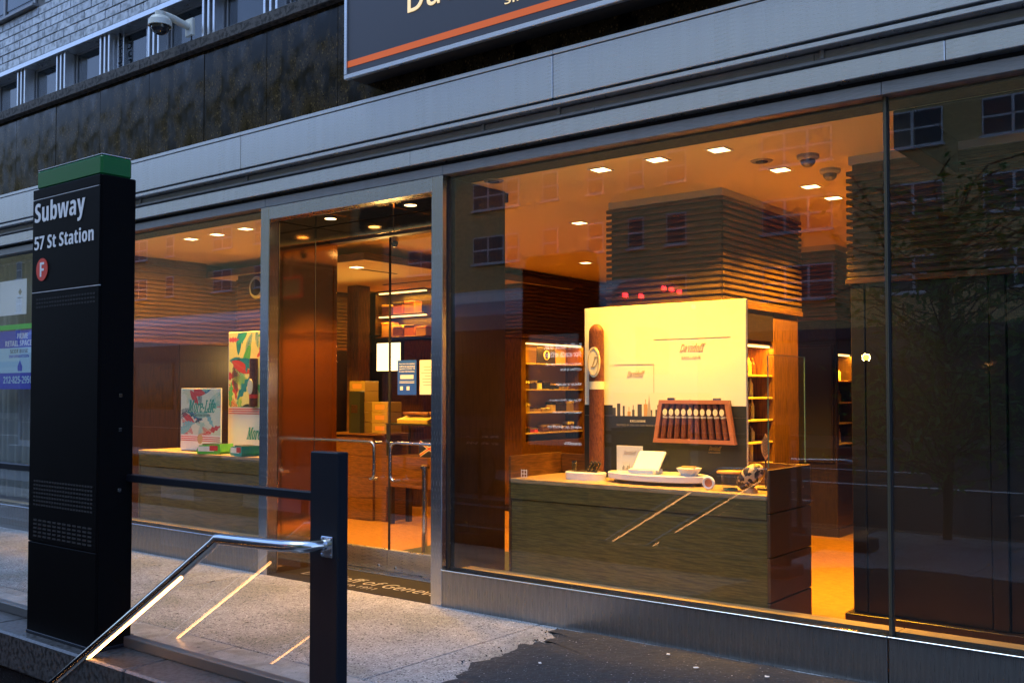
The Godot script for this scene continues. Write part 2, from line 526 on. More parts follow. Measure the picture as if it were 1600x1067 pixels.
# ------------------------------------------------------------------ start: camera, sky, sun
func _ready() -> void:
	R.seed = 20
	var cam := Camera3D.new()
	cam.name = "camera"
	var pitch := atan(48.0 / 1550.0)
	var yaw := deg_to_rad(38.2515)
	cam.transform = Transform3D(Basis.from_euler(Vector3(pitch, yaw, 0)), Vector3(5.031, 1.6, 5.533))
	cam.near = 0.05
	cam.far = 400.0
	cam.projection = Camera3D.PROJECTION_FRUSTUM
	cam.size = 0.05 * 1067.0 / 1550.0
	cam.frustum_offset = Vector2(0, 0.05 * 30.5 / 1550.0)
	add_child(cam)
	cam.current = true

	var env := Environment.new()
	env.background_mode = Environment.BG_SKY
	var sky := Sky.new()
	var sm := ProceduralSkyMaterial.new()
	sm.sky_top_color = Color(0.38, 0.51, 0.75)
	sm.sky_horizon_color = Color(0.59, 0.67, 0.755)
	sm.sky_curve = 0.2
	sm.ground_bottom_color = Color(0.10, 0.10, 0.11)
	sm.ground_horizon_color = Color(0.30, 0.31, 0.35)
	sky.sky_material = sm
	env.sky = sky
	env.background_energy_multiplier = 3.9
	env.tonemap_mode = Environment.TONE_MAPPER_LINEAR
	env.tonemap_exposure = 1.0
	env.sdfgi_enabled = true
	env.ssao_enabled = true
	env.ssil_enabled = true
	var we := WorldEnvironment.new()
	we.name = "environment"
	we.environment = env
	add_child(we)
	var sun := DirectionalLight3D.new()
	sun.name = "evening_sky_light"
	sun.light_color = Color(0.80, 0.90, 1.0)
	sun.light_energy = 0.4
	sun.light_angular_distance = 30.0
	sun.shadow_enabled = true
	add_child(sun)
	sun.look_at_from_position(Vector3(-6, 20, 9), Vector3(0, 0, 0))

	make_materials()
	build_ground()
	build_facade()
	build_shop_shell()
	build_street_side()
	build_subway()
	build_wall_units()
	build_ceiling_lights()
	build_main_display()
	build_side_display()
	build_door_view()
	build_neighbour()
	build_sign_and_camera()

# ------------------------------------------------------------------ ground
func build_ground() -> void:
	var base := setting("ground")
	slab(base, "soil", Vector3(-180, -5.0, 6.2), Vector3(80, -0.135, 60), M.road_asphalt, 0)
	var sw := setting("sidewalk")
	# bed under the slabs, left open where the stairs go down
	slab(sw, "bed", Vector3(-16, -0.3, -0.02), Vector3(9, -0.06, 2.29), M.mortar, 0)
	slab(sw, "bed", Vector3(1.22, -0.3, 2.29), Vector3(9, -0.06, 6.0), M.mortar, 0)
	slab(sw, "bed", Vector3(-16, -0.3, 4.62), Vector3(1.22, -0.06, 6.0), M.mortar, 0)
	var x := -14.57
	while x < 8.5:
		var x1 := x + 1.55
		R.seed = int(absf(x) * 100.0)
		if x > -2.3 and x < -0.2:   # the shop's name stone lies at the door: slabs stop before it
			var cut := 0.0
			slab(sw, "paving_slab", Vector3(x + 0.004, -0.06, cut + 0.004), Vector3(x1 - 0.004, R.randf_range(-0.002, 0.001), 1.664), M.aggregate, 0.004)
		else:
			slab(sw, "paving_slab", Vector3(x + 0.004, -0.06, 0.004), Vector3(x1 - 0.004, R.randf_range(-0.002, 0.001), 1.664), M.aggregate, 0.004)
		slab(sw, "edging_slab", Vector3(x + 0.40, -0.06, 1.672), Vector3(x1 + 0.392, R.randf_range(-0.002, 0.0), 2.286), M.concrete, 0.005)
		x = x1
	x = 1.24
	while x < 8.0:
		for k in 2:
			slab(sw, "paving_slab", Vector3(x + 0.004, -0.06, 2.294 + 1.5 * k), Vector3(x + 1.546, R.randf_range(-0.002, 0.001), 3.786 + 1.5 * k), M.aggregate, 0.004)
		slab(sw, "paving_slab", Vector3(x + 0.004, -0.06, 5.294), Vector3(x + 1.546, 0.0, 5.99), M.concrete, 0.004)
		x += 1.55
	slab(sw, "edging_slab", Vector3(-16, -0.06, 4.63), Vector3(1.23, 0.0, 5.99), M.coping_granite, 0.004)
	# kerb and road
	slab(sw, "kerb", Vector3(-16, -0.4, 6.0), Vector3(9, 0.003, 6.18), M.coping_granite, 0.015)
	# the asphalt patch by the show window, with a ragged edge and a slight crown
	var pn := FastNoiseLite.new()
	pn.seed = 9
	pn.frequency = 2.2
	var outline := [Vector2(1.02, 0.02), Vector2(1.15, 0.17), Vector2(1.22, 0.36), Vector2(1.14, 0.50), Vector2(1.20, 0.74), Vector2(1.17, 1.04), Vector2(1.32, 1.45), Vector2(1.28, 1.9), Vector2(1.42, 2.35), Vector2(1.40, 2.8), Vector2(1.7, 3.3), Vector2(2.3, 3.6), Vector2(3.2, 3.5), Vector2(4.4, 3.7), Vector2(5.6, 3.5), Vector2(6.5, 3.2), Vector2(6.6, 1.8), Vector2(6.4, 0.02)]
	var edge := []
	for i in outline.size():
		var a: Vector2 = outline[i]
		var b: Vector2 = outline[(i + 1) % outline.size()]
		var steps := int(maxf(1.0, (b - a).length() / 0.035))
		var straight := i == outline.size() - 1
		for k in steps:
			var p := a.lerp(b, float(k) / steps)
			if not straight:
				p += Vector2(pn.get_noise_2d(p.x * 4.0, p.y * 4.0), pn.get_noise_2d(p.x * 4.0 + 40.0, p.y * 4.0)) * 0.07 + Vector2(R.randf_range(-1, 1), R.randf_range(-1, 1)) * 0.009
				p.y = maxf(p.y, 0.01)
			edge.append(p)
	var st := st_new()
	st.set_smooth_group(1)
	var mid := Vector2(3.6, 1.5)
	var rings := 26
	var pt := func(i: int, j: int) -> Vector3:
		var e: Vector2 = edge[i % edge.size()]
		var f := float(j) / rings
		var p := mid.lerp(e, f)
		var h := 0.034 * (1.0 - pow(f, 14.0)) + 0.006 + pn.get_noise_2d(p.x * 0.6, p.y * 0.6) * 0.012
		if j == rings:
			h = -0.01
		return Vector3(p.x, h, p.y)
	for i in edge.size():
		for j in rings:
			quad(st, pt.call(i, j), pt.call(i + 1, j), pt.call(i + 1, j + 1), pt.call(i, j + 1), Vector3.UP)
	var patch := put(self, "asphalt_patch", st, M.asphalt)
	patch.set_meta("kind", "structure")
	# pebbles and crumbs along the ragged edge and bits of litter on the patch
	R.seed = 77
	var cr := st_new()
	for i in 190:
		var e: Vector2 = edge[R.randi() % 230]
		var p := e + Vector2(R.randfn(0, 0.035), R.randfn(0, 0.035))
		var s := R.randf_range(0.003, 0.009)
		bx(cr, Vector3(p.x, s * 0.5 + 0.001, maxf(p.y, 0.02)), Vector3(s * 1.4, s, s), s * 0.2)
	var crumbs := put(self, "asphalt_crumbs", cr, M.asphalt)
	crumbs.set_meta("kind", "stuff")
	tag(crumbs, "loose asphalt crumbs along the ragged edge of the patch", "crumbs")
	var bits := [Vector2(2.366, 0.483), Vector2(1.62, 0.95), Vector2(2.1, 0.33), Vector2(2.75, 0.40)]
	for i in bits.size():
		var b: Vector2 = bits[i]
		var poly := PackedVector2Array()
		for k in 7:
			var a := TAU * k / 7.0
			poly.append(Vector2(cos(a), sin(a)) * R.randf_range(0.006, 0.018))
		var ps := st_new()
		prism(ps, poly, 0, 0.003)
		var lt := put(self, "litter_scrap", ps, M.white_card, Vector3(b.x, 0.052, b.y))
		lt.rotation = Vector3(-PI / 2, R.randf() * TAU, 0)
		tag(lt, ["white scrap of litter in the middle of the asphalt patch", "white litter scrap beside the ragged asphalt edge", "white litter scrap on asphalt below the display counter", "white litter scrap on asphalt close to the steel base panel"][i], "litter", "white scraps on the asphalt")
	var gum := st_new()
	R.seed = 303
	for i in 46:
		var c := Vector3(R.randf_range(-3.5, 1.0), 0.0008, R.randf_range(0.08, 2.2))
		lathe(gum, [Vector2(R.randf_range(0.007, 0.02), 0), Vector2(0.006, 0.0016), Vector2(0, 0.0018)], c, 9, R.randf_range(0.6, 1.3))
	var spots_ := put(self, "gum_spots", gum, M.rubber)
	spots_.set_meta("kind", "stuff")
	tag(spots_, "flattened dark gum spots scattered over the pale pavement", "gum spots")
	# road beyond the kerb
	var road := setting("road")
	slab(road, "carriageway", Vector3(-180, -0.134, 6.18), Vector3(80, -0.13, 22.0), M.road_asphalt, 0)
	for z in [9.6, 12.9, 16.2]:
		for k in 14:
			if z != 12.9:
				slab(road, "lane_dash", Vector3(-40 + k * 6.0, -0.13, z), Vector3(-37 + k * 6.0, -0.126, z + 0.14), M.road_paint, 0)
		if z == 12.9:
			slab(road, "lane_line", Vector3(-50, -0.13, z), Vector3(40, -0.126, z + 0.16), M.road_paint, 0)
	var fs := setting("far_sidewalk")
	slab(fs, "kerb", Vector3(-180, -0.2, 22.0), Vector3(80, 0.0, 22.2), M.coping_granite, 0)
	slab(fs, "paving", Vector3(-180, -0.2, 22.2), Vector3(80, -0.004, 30.0), M.coping_granite, 0)

# ------------------------------------------------------------------ the building's outside
var building: Node3D
const X_LEFT := -12.0
const X_RIGHT := 7.2

func run(parent: Node, called: String, y0: float, y1: float, z0: float, z1: float, m: Material, joints: Array, bevel := 0.003, gap := 0.003) -> void:
	var cuts := [X_LEFT] + joints + [X_RIGHT]
	for i in cuts.size() - 1:
		slab(parent, called, Vector3(cuts[i] + gap * 0.5, y0, z0), Vector3(cuts[i + 1] - gap * 0.5, y1, z1), m, bevel)

func build_facade() -> void:
	building = thing("commercial_building", "shop building with brushed steel front, dark granite band and white brick above", "building")
	var b := building
	# steel head over the windows, from bottom to top
	run(b, "head_frame", 3.24, 3.312, -0.10, 0.0, M.trim_metal, [-6.1, -2.13, 0.0, 3.27], 0.003)
	run(b, "shadow_gap", 3.312, 3.345, -0.10, -0.03, M.gap, [], 0)
	run(b, "header_band", 3.345, 3.455, -0.10, 0.05, M.fascia_metal, [-5.2, -0.3, 3.62], 0.004)
	run(b, "shadow_gap", 3.455, 3.478, -0.10, -0.05, M.gap, [], 0)
	run(b, "reveal_strip", 3.478, 3.498, -0.10, 0.035, M.trim_metal, [-4.1, -0.05, 1.4], 0.002)
	run(b, "reveal_strip", 3.500, 3.545, -0.10, 0.02, M.trim_metal, [-3.2, 1.1, 2.9], 0.002)
	run(b, "lower_lip", 3.552, 3.582, -0.10, 0.10, M.fascia_metal, [-2.36, 1.10], 0.004)
	run(b, "fascia_backing", 3.545, 3.60, -0.10, 0.005, M.gap, [], 0)
	run(b, "fascia_panel", 3.60, 3.895, -0.10, 0.10, M.fascia_metal, [-8.6, -5.6, -2.36, 1.10, 4.5], 0.004, 0.006)
	run(b, "upper_lip", 3.899, 3.93, -0.10, 0.106, M.fascia_metal, [-2.36, 1.10], 0.003)
	for x in [-4.1, -2.36, 0.42, 1.10, 2.95]:
		slab(b, "seam_clip", Vector3(x - 0.012, 3.50, 0.0205), Vector3(x + 0.012, 3.551, 0.034), M.trim_metal, 0.002)
	# dark granite band, one panel to each bay
	slab(b, "granite_backing", Vector3(X_LEFT, 3.93, -0.30), Vector3(X_RIGHT, 4.84, 0.0), M.gap, 0)
	var gx := -6.79 - 0.938 * 5
	var k := 0
	while gx < X_RIGHT - 0.1:
		slab(b, "granite_panel", Vector3(gx + 0.003, 3.935, 0.0), Vector3(gx + 0.935, 4.838, 0.018 + 0.0015 * (k % 3)), M.brown_granite, 0.002)
		gx += 0.938
		k += 1
	run(b, "stone_ledge", 4.84, 4.945, -0.30, 0.09, M.ledge_stone, [-7.9, -4.04, -0.2, 3.6], 0.006)
	run(b, "metal_sill", 4.946, 4.972, -0.30, 0.02, M.fascia_metal, [-5.2, -1.2, 2.8], 0.003)
	# ribbon of low windows between upright fins
	var wx := -6.78 - 0.935 * 4
	k = 0
	while wx < X_RIGHT - 1.0:
		for f in 3:
			slab(b, "window_fin", Vector3(wx - 0.105 + 0.085 * f, 4.972, -0.16), Vector3(wx - 0.075 + 0.085 * f, 5.42, -0.02), M.fascia_metal, 0.003)
		slab(b, "fin_backing", Vector3(wx - 0.11, 4.972, -0.2), Vector3(wx + 0.115, 5.42, -0.162), M.rail_black, 0)
		var w := slab(b, "ribbon_window", Vector3(wx + 0.116, 4.972, -0.20), Vector3(wx + 0.824, 5.42, -0.17), M.window_dark, 0)
		box(w, "pane", Vector3(0, 0, 0.03), Vector3(0.66, 0.40, 0.006), M.dark_glass, 0)
		for s in [-1.0, 1.0]:
			box(w, "frame", Vector3(0.342 * s, 0, 0.03), Vector3(0.022, 0.446, 0.03), M.trim_metal, 0.002)
			box(w, "frame", Vector3(0, 0.212 * s, 0.03), Vector3(0.66, 0.02, 0.028), M.trim_metal, 0.002)
		if k == 6:
			for s in [-1.0, 1.0]:
				var g := Node3D.new()
				g.name = "iron_grille"
				b.add_child(g, true)
				g.position = Vector3(wx + 0.47 + 0.28 * s, 5.196, -0.10)
				for e in [-1.0, 1.0]:
					box(g, "grille_bar", Vector3(0.052 * e, 0, 0), Vector3(0.012, 0.44, 0.012), M.fascia_metal, 0.001)
				for j in 5:
					var yy := -0.18 + 0.09 * j
					box(g, "grille_bar", Vector3(-0.015 if j % 2 else 0.015, yy, 0), Vector3(0.06, 0.012, 0.012), M.rail_black, 0.001)
					box(g, "grille_bar", Vector3(0.02 if j % 2 else -0.02, yy + 0.03, 0), Vector3(0.012, 0.05, 0.012), M.rail_black, 0.001)
					box(g, "grille_bar", Vector3(0, yy + 0.055, 0), Vector3(0.05, 0.01, 0.012), M.rail_black, 0.001)
		wx += 0.935
		k += 1
	run(b, "window_lintel", 5.42, 5.475, -0.30, 0.012, M.fascia_metal, [-4.4, 0.6, 4.2], 0.003)
	# white glazed brick above; the courses that show are laid brick by brick
	var wall := slab(b, "brick_wall", Vector3(X_LEFT, 5.475, -0.30), Vector3(X_RIGHT, 9.5, -0.02), M.mortar, 0)
	var wc: Vector3 = wall.position
	var bw := 0.295
	var bh := 0.098
	for row in 13:
		var y: float = 5.479 + row * bh
		var off := 0.0 if row % 2 == 0 else bw * 0.5
		for col in 27:
			var x0: float = -8.55 + off + col * bw
			if x0 > -2.2 - row * 0.42:
				continue
			if y > 6.03 and x0 < -6.35 and x0 + bw > -7.95:
				continue   # the window opening
			if row == 2 and absf(x0 + bw * 0.5 + 5.88) < 0.13:
				slab(wall, "vent_slot", Vector3(x0 + 0.01, y + 0.008, -0.02) - wc, Vector3(x0 + bw - 0.01, y + bh - 0.006, -0.006) - wc, M.gap, 0.001)
				continue
			var m: Material = M["glazed_brick_%d" % (R.randi() % 4)]
			inst(wall, "brick", box_mesh(Vector3(bw - 0.012, bh - 0.010, 0.03), 0.003), m, Vector3(x0 + bw * 0.5, y + bh * 0.5, -0.012 + R.randf_range(-0.002, 0.002)) - wc)
	var win := slab(b, "upper_window", Vector3(-7.95, 6.10, -0.06), Vector3(-6.40, 7.4, -0.012), M.window_dark, 0)
	box(win, "pane", Vector3(-0.36, 0.02, 0.030), Vector3(0.66, 1.15, 0.004), M.dark_glass, 0)
	box(win, "pane", Vector3(0.36, 0.02, 0.030), Vector3(0.66, 1.15, 0.004), M.dark_glass, 0)
	for s in [-0.75, 0.0, 0.75]:
		box(win, "frame", Vector3(s, 0, 0.032), Vector3(0.05, 1.29, 0.03), M.trim_metal, 0.003)
	box(win, "sill", Vector3(0, -0.655, 0.05), Vector3(1.62, 0.035, 0.09), M.trim_metal, 0.004)
	# base panels under the show windows, and sills
	var sills := [[-5.92, -2.19], [0.0, 3.27], [3.273, 6.4], [-11.9, -6.2]]
	for s in sills:
		slab(b, "base_panel", Vector3(s[0] + 0.002, -0.05, -0.10), Vector3(s[1] - 0.002, 0.262, 0.0), M.sill_steel, 0.004)
		slab(b, "base_cap", Vector3(s[0], 0.262, -0.12), Vector3(s[1], 0.272, 0.012), M.steel_polished, 0.003)
		slab(b, "inner_sill", Vector3(s[0], 0.23, -0.30), Vector3(s[1], 0.262, -0.105), M.sill_wood, 0.003)
	# door jambs and piers
	for p in [[-0.115, 0.0], [-2.19, -2.07], [-6.2, -5.92]]:
		slab(b, "steel_pier", Vector3(p[0], -0.02, -0.11), Vector3(p[1], 3.24, 0.004), M.steel_upright, 0.006)
	slab(b, "door_lintel", Vector3(-2.07, 3.125, -0.11), Vector3(-0.115, 3.237, 0.002), M.steel, 0.004)
	slab(b, "end_pier", Vector3(6.4, -0.05, -0.4), Vector3(7.2, 3.24, 0.03), M.steel_upright, 0.006)
	# show windows: double glazed
	var panes := [[0.004, 3.266, "wide show window pane over the main display"], [3.284, 6.4, "dark show window pane past the slim mullion"], [-5.915, -2.195, "show window pane over the tropical display"], [-11.9, -6.205, "neighbouring shop window pane with curtains behind"]]
	for p in panes:
		var w := Node3D.new()
		w.name = "show_window"
		w.set_meta("label", p[2])
		b.add_child(w, true)
		slab(w, "pane", Vector3(p[0], 0.273, -0.070), Vector3(p[1], 3.239, -0.060), M.window_glass, 0)
		slab(w, "gasket", Vector3(p[0], 0.2725, -0.085), Vector3(p[1], 0.285, -0.079), M.rubber, 0)
		slab(w, "gasket", Vector3(p[0] - 0.002, 0.273, -0.086), Vector3(p[0] + 0.003, 3.239, -0.050), M.rubber, 0)
		slab(w, "gasket", Vector3(p[1] - 0.003, 0.273, -0.086), Vector3(p[1] + 0.002, 3.239, -0.050), M.rubber, 0)
	slab(b, "mullion", Vector3(3.268, 0.272, -0.09), Vector3(3.282, 3.24, -0.04), M.mullion_bronze, 0.002)
	# entrance recess: steel cheeks, ceiling, header, doors
	slab(b, "recess_cheek", Vector3(-2.19, -0.02, -0.525), Vector3(-2.07, 3.12, -0.113), M.vestibule_steel, 0.003)
	slab(b, "recess_cheek", Vector3(-2.19, -0.02, -0.80), Vector3(-2.07, 3.12, -0.531), M.vestibule_steel, 0.003)
	slab(b, "recess_cheek", Vector3(-0.115, -0.02, -0.72), Vector3(-0.02, 3.12, -0.113), M.vestibule_steel, 0.003)
	slab(b, "recess_lining", Vector3(-0.0195, 0.02, -0.72), Vector3(0.03, 3.222, -0.11), M.dark_wood, 0.002)
	slab(b, "recess_lining", Vector3(-2.24, 0.02, -0.80), Vector3(-2.1905, 3.222, -0.11), M.dark_wood, 0.002)
	for q in [[-2.068, -1.42], [-1.416, -0.77], [-0.766, -0.117]]:
		slab(b, "recess_ceiling_panel", Vector3(q[0], 3.12, -0.53), Vector3(q[1], 3.15, -0.113), M.vestibule_steel, 0.002)
	for q in [[-2.068, -1.06], [-1.054, -0.117]]:
		slab(b, "recess_header", Vector3(q[0], 2.985, -0.55), Vector3(q[1], 3.119, -0.532), M.vestibule_steel, 0.003)
	slab(b, "recess_roof", Vector3(-2.19, 3.151, -0.80), Vector3(0.0, 3.23, -0.113), M.gap, 0)
	slab(b, "transom", Vector3(-2.068, 2.99, -0.80), Vector3(-0.117, 3.15, -0.70), M.trim_metal, 0.003)
	for dd in [[-2.062, -1.318, 1.0], [-1.312, -0.568, -1.0]]:
		var d := Node3D.new()
		d.name = "glass_door"
		b.add_child(d, true)
		slab(d, "pane", Vector3(dd[0], 0.20, -0.750), Vector3(dd[1], 2.985, -0.7495), M.window_glass, 0)
		slab(d, "pane_edge", Vector3(dd[0] if dd[2] < 0 else dd[1] - 0.006, 0.20, -0.756), Vector3(dd[0] + 0.006 if dd[2] < 0 else dd[1], 2.985, -0.744), M.rubber, 0)
		slab(d, "kick_rail", Vector3(dd[0], 0.012, -0.775), Vector3(dd[1], 0.20, -0.725), M.steel, 0.003)
		for bx_ in [0.10, 0.64]:
			var s2 := st_new()
			tube(s2, [Vector3(dd[0] + bx_, 0.05, -0.725), Vector3(dd[0] + bx_, 0.05, -0.718)], 0.012, 12)
			put(d, "bolt", s2, M.chrome)
		# pull: a bar across the leaf that turns down near the meeting edge
		var e: float = dd[1] - 0.05 if dd[2] > 0 else dd[0] + 0.05
		var o: float = -dd[2]
		var s := st_new()
		var pts := [Vector3(e + o * 0.70, 1.15, -0.69), Vector3(e + o * 0.10, 1.15, -0.69)]
		tube(s, pts, 0.013, 12)
		tube(s, [Vector3(e + o * 0.03, 1.145, -0.735), Vector3(e + o * 0.03, 1.145, -0.66)], 0.012, 12)
		var bend := []
		for i in 7:
			var a := PI * 0.5 * i / 6.0
			bend.append(Vector3(e + o * (0.10 - 0.05 * sin(a)), 1.10 + 0.05 * cos(a), -0.66))
		for i in 7:
			var a := PI * 0.5 * i / 6.0
			bend.append(Vector3(e + o * (0.05 + 0.05 * (1 - cos(a))), 0.87 - 0.05 * sin(a), -0.66))
		bend.append(Vector3(e + o * 0.02 , 0.82, -0.66))
		tube(s, bend.slice(0, 14), 0.014, 12)
		tube(s, [Vector3(e + o * 0.09, 0.82, -0.735), Vector3(e + o * 0.09, 0.82, -0.655)], 0.012, 12)
		tube(s, [Vector3(e + o * 0.66, 1.15, -0.74), Vector3(e + o * 0.66, 1.15, -0.685)], 0.012, 12)
		put(d, "handle", s, M.chrome)
	slab(b, "side_light", Vector3(-0.562, 0.20, -0.750), Vector3(-0.117, 2.985, -0.7495), M.window_glass, 0)
	slab(b, "side_light_rail", Vector3(-0.562, 0.012, -0.775), Vector3(-0.117, 0.20, -0.725), M.steel, 0.003)
	var sill_st := slab(b, "door_threshold", Vector3(-2.068, -0.02, -0.80), Vector3(-0.117, 0.010, -0.60), M.steel_polished, 0.003)
	sill_st.set_meta("label", "bright steel threshold strip")
	var stone := slab(b, "name_stone", Vector3(-2.068, -0.06, -0.598), Vector3(-0.117, 0.002, 0.0), M.threshold_stone, 0.003)
	var sc: Vector3 = stone.position
	var t1 := lettering(stone, "lettering", "Davidoff of Geneva", Vector3(-1.86, 0.004, -0.20) - sc, 1.60, 0.16, font("Droid Sans"), M.threshold_letter, 0.001)
	var t2 := lettering(stone, "lettering", "since 1911", Vector3(-1.30, 0.004, -0.08) - sc, 0.46, 0.075, font("Droid Sans"), M.threshold_letter, 0.001)
	for t in [t1, t2]:
		var at: Vector3 = t.position
		var bas: Basis = t.basis
		var b0: AABB = (t.mesh as TextMesh).get_aabb()
		var corner: Vector3 = at + bas * b0.position
		t.basis = Basis(Vector3.RIGHT, -PI / 2) * bas
		t.position = corner - t.basis * b0.position
	# body of the building behind the facade
	slab(b, "upper_body", Vector3(X_LEFT, 3.235, -14.0), Vector3(X_RIGHT, 9.5, -0.301), M.mortar, 0)
	slab(b, "window_head_soffit", Vector3(X_LEFT, 3.2245, -0.302), Vector3(X_RIGHT, 3.2345, -0.101), M.gap, 0)

# ------------------------------------------------------------------ the shop's shell
func build_shop_shell() -> void:
	var f := setting("shop_floor")
	slab(f, "carpet", Vector3(-6.2, -0.25, -9.2), Vector3(6.6, 0.008, -0.80), M.shop_carpet, 0)
	slab(f, "carpet", Vector3(-6.2, -0.25, -0.7995), Vector3(-2.2, 0.008, -0.104), M.shop_carpet, 0)
	slab(f, "carpet", Vector3(0.0, -0.25, -0.7995), Vector3(6.6, 0.008, -0.104), M.shop_carpet, 0)
	slab(f, "entrance_mat", Vector3(-2.0, 0.008, -2.2), Vector3(-0.2, 0.018, -0.82), M.door_mat_black, 0.003)
	var c := setting("shop_ceiling")
	slab(c, "ceiling_board", Vector3(-6.2, 3.224, -9.2), Vector3(6.6, 3.2345, -0.303), M.ceiling_paint, 0)
	slab(c, "lowered_ceiling", Vector3(-5.85, 3.045, -6.0), Vector3(-2.95, 3.055, -1.97), M.ceiling_paint, 0)
	slab(c, "lowered_edge", Vector3(-5.85, 3.046, -1.97), Vector3(-2.92, 3.125, -1.94), M.slat_wood, 0.002)
	slab(c, "lowered_edge", Vector3(-2.95, 3.046, -6.0), Vector3(-2.92, 3.125, -1.971), M.slat_wood, 0.002)
	slab(c, "air_slot", Vector3(-3.6, 3.040, -3.1), Vector3(-3.56, 3.0448, -2.4), M.gap, 0)
	slab(c, "air_slot", Vector3(-4.6, 3.040, -3.9), Vector3(-3.4, 3.0448, -3.86), M.gap, 0)
	slab(c, "cross_beam", Vector3(3.24, 3.0, -1.24), Vector3(3.36, 3.2235, -0.304), M.dark_wood, 0.004)
	slab(c, "dark_ceiling_board", Vector3(3.361, 3.214, -1.24), Vector3(6.38, 3.2235, -0.304), M.dark_wood, 0)
	var w := setting("shop_walls")
	slab(w, "back_wall", Vector3(-6.2, -0.2, -9.4), Vector3(6.6, 3.3, -9.2), M.red_wood_upright, 0)
	slab(w, "side_wall", Vector3(-6.2, -0.2, -9.2), Vector3(-5.92, 3.3, -0.11), M.wall_brown, 0)
	slab(w, "side_wall", Vector3(6.4, -0.2, -9.2), Vector3(6.6, 3.3, -0.41), M.wall_brown, 0)

func spot(parent: Node, called: String, at: Vector3, towards: Vector3, energy: float, angle := 70.0, size := 0.05, c := Color(1.0, 0.725, 0.13)) -> void:
	var l := SpotLight3D.new()
	l.name = called
	parent.add_child(l, true)
	l.position = at
	l.look_at_from_position(parent.global_position + at, parent.global_position + at + towards, Vector3.FORWARD if absf(towards.normalized().y) > 0.9 else Vector3.UP)
	l.light_energy = energy * 2.6
	l.light_color = c
	l.spot_range = 20.0
	l.spot_angle = angle
	l.spot_angle_attenuation = 0.5
	l.spot_attenuation = 2.0
	l.light_size = size
	l.shadow_enabled = true

func area(parent: Node, called: String, at: Vector3, basis_: Basis, size: Vector2, energy: float, c := Color(1.0, 0.62, 0.10)) -> void:
	var l := AreaLight3D.new()
	l.name = called
	parent.add_child(l, true)
	l.transform = Transform3D(basis_, at)
	l.area_size = size
	l.light_energy = energy * 1.2
	l.light_color = c
	l.area_range = 20.0
	l.area_attenuation = 2.0
	l.shadow_enabled = true

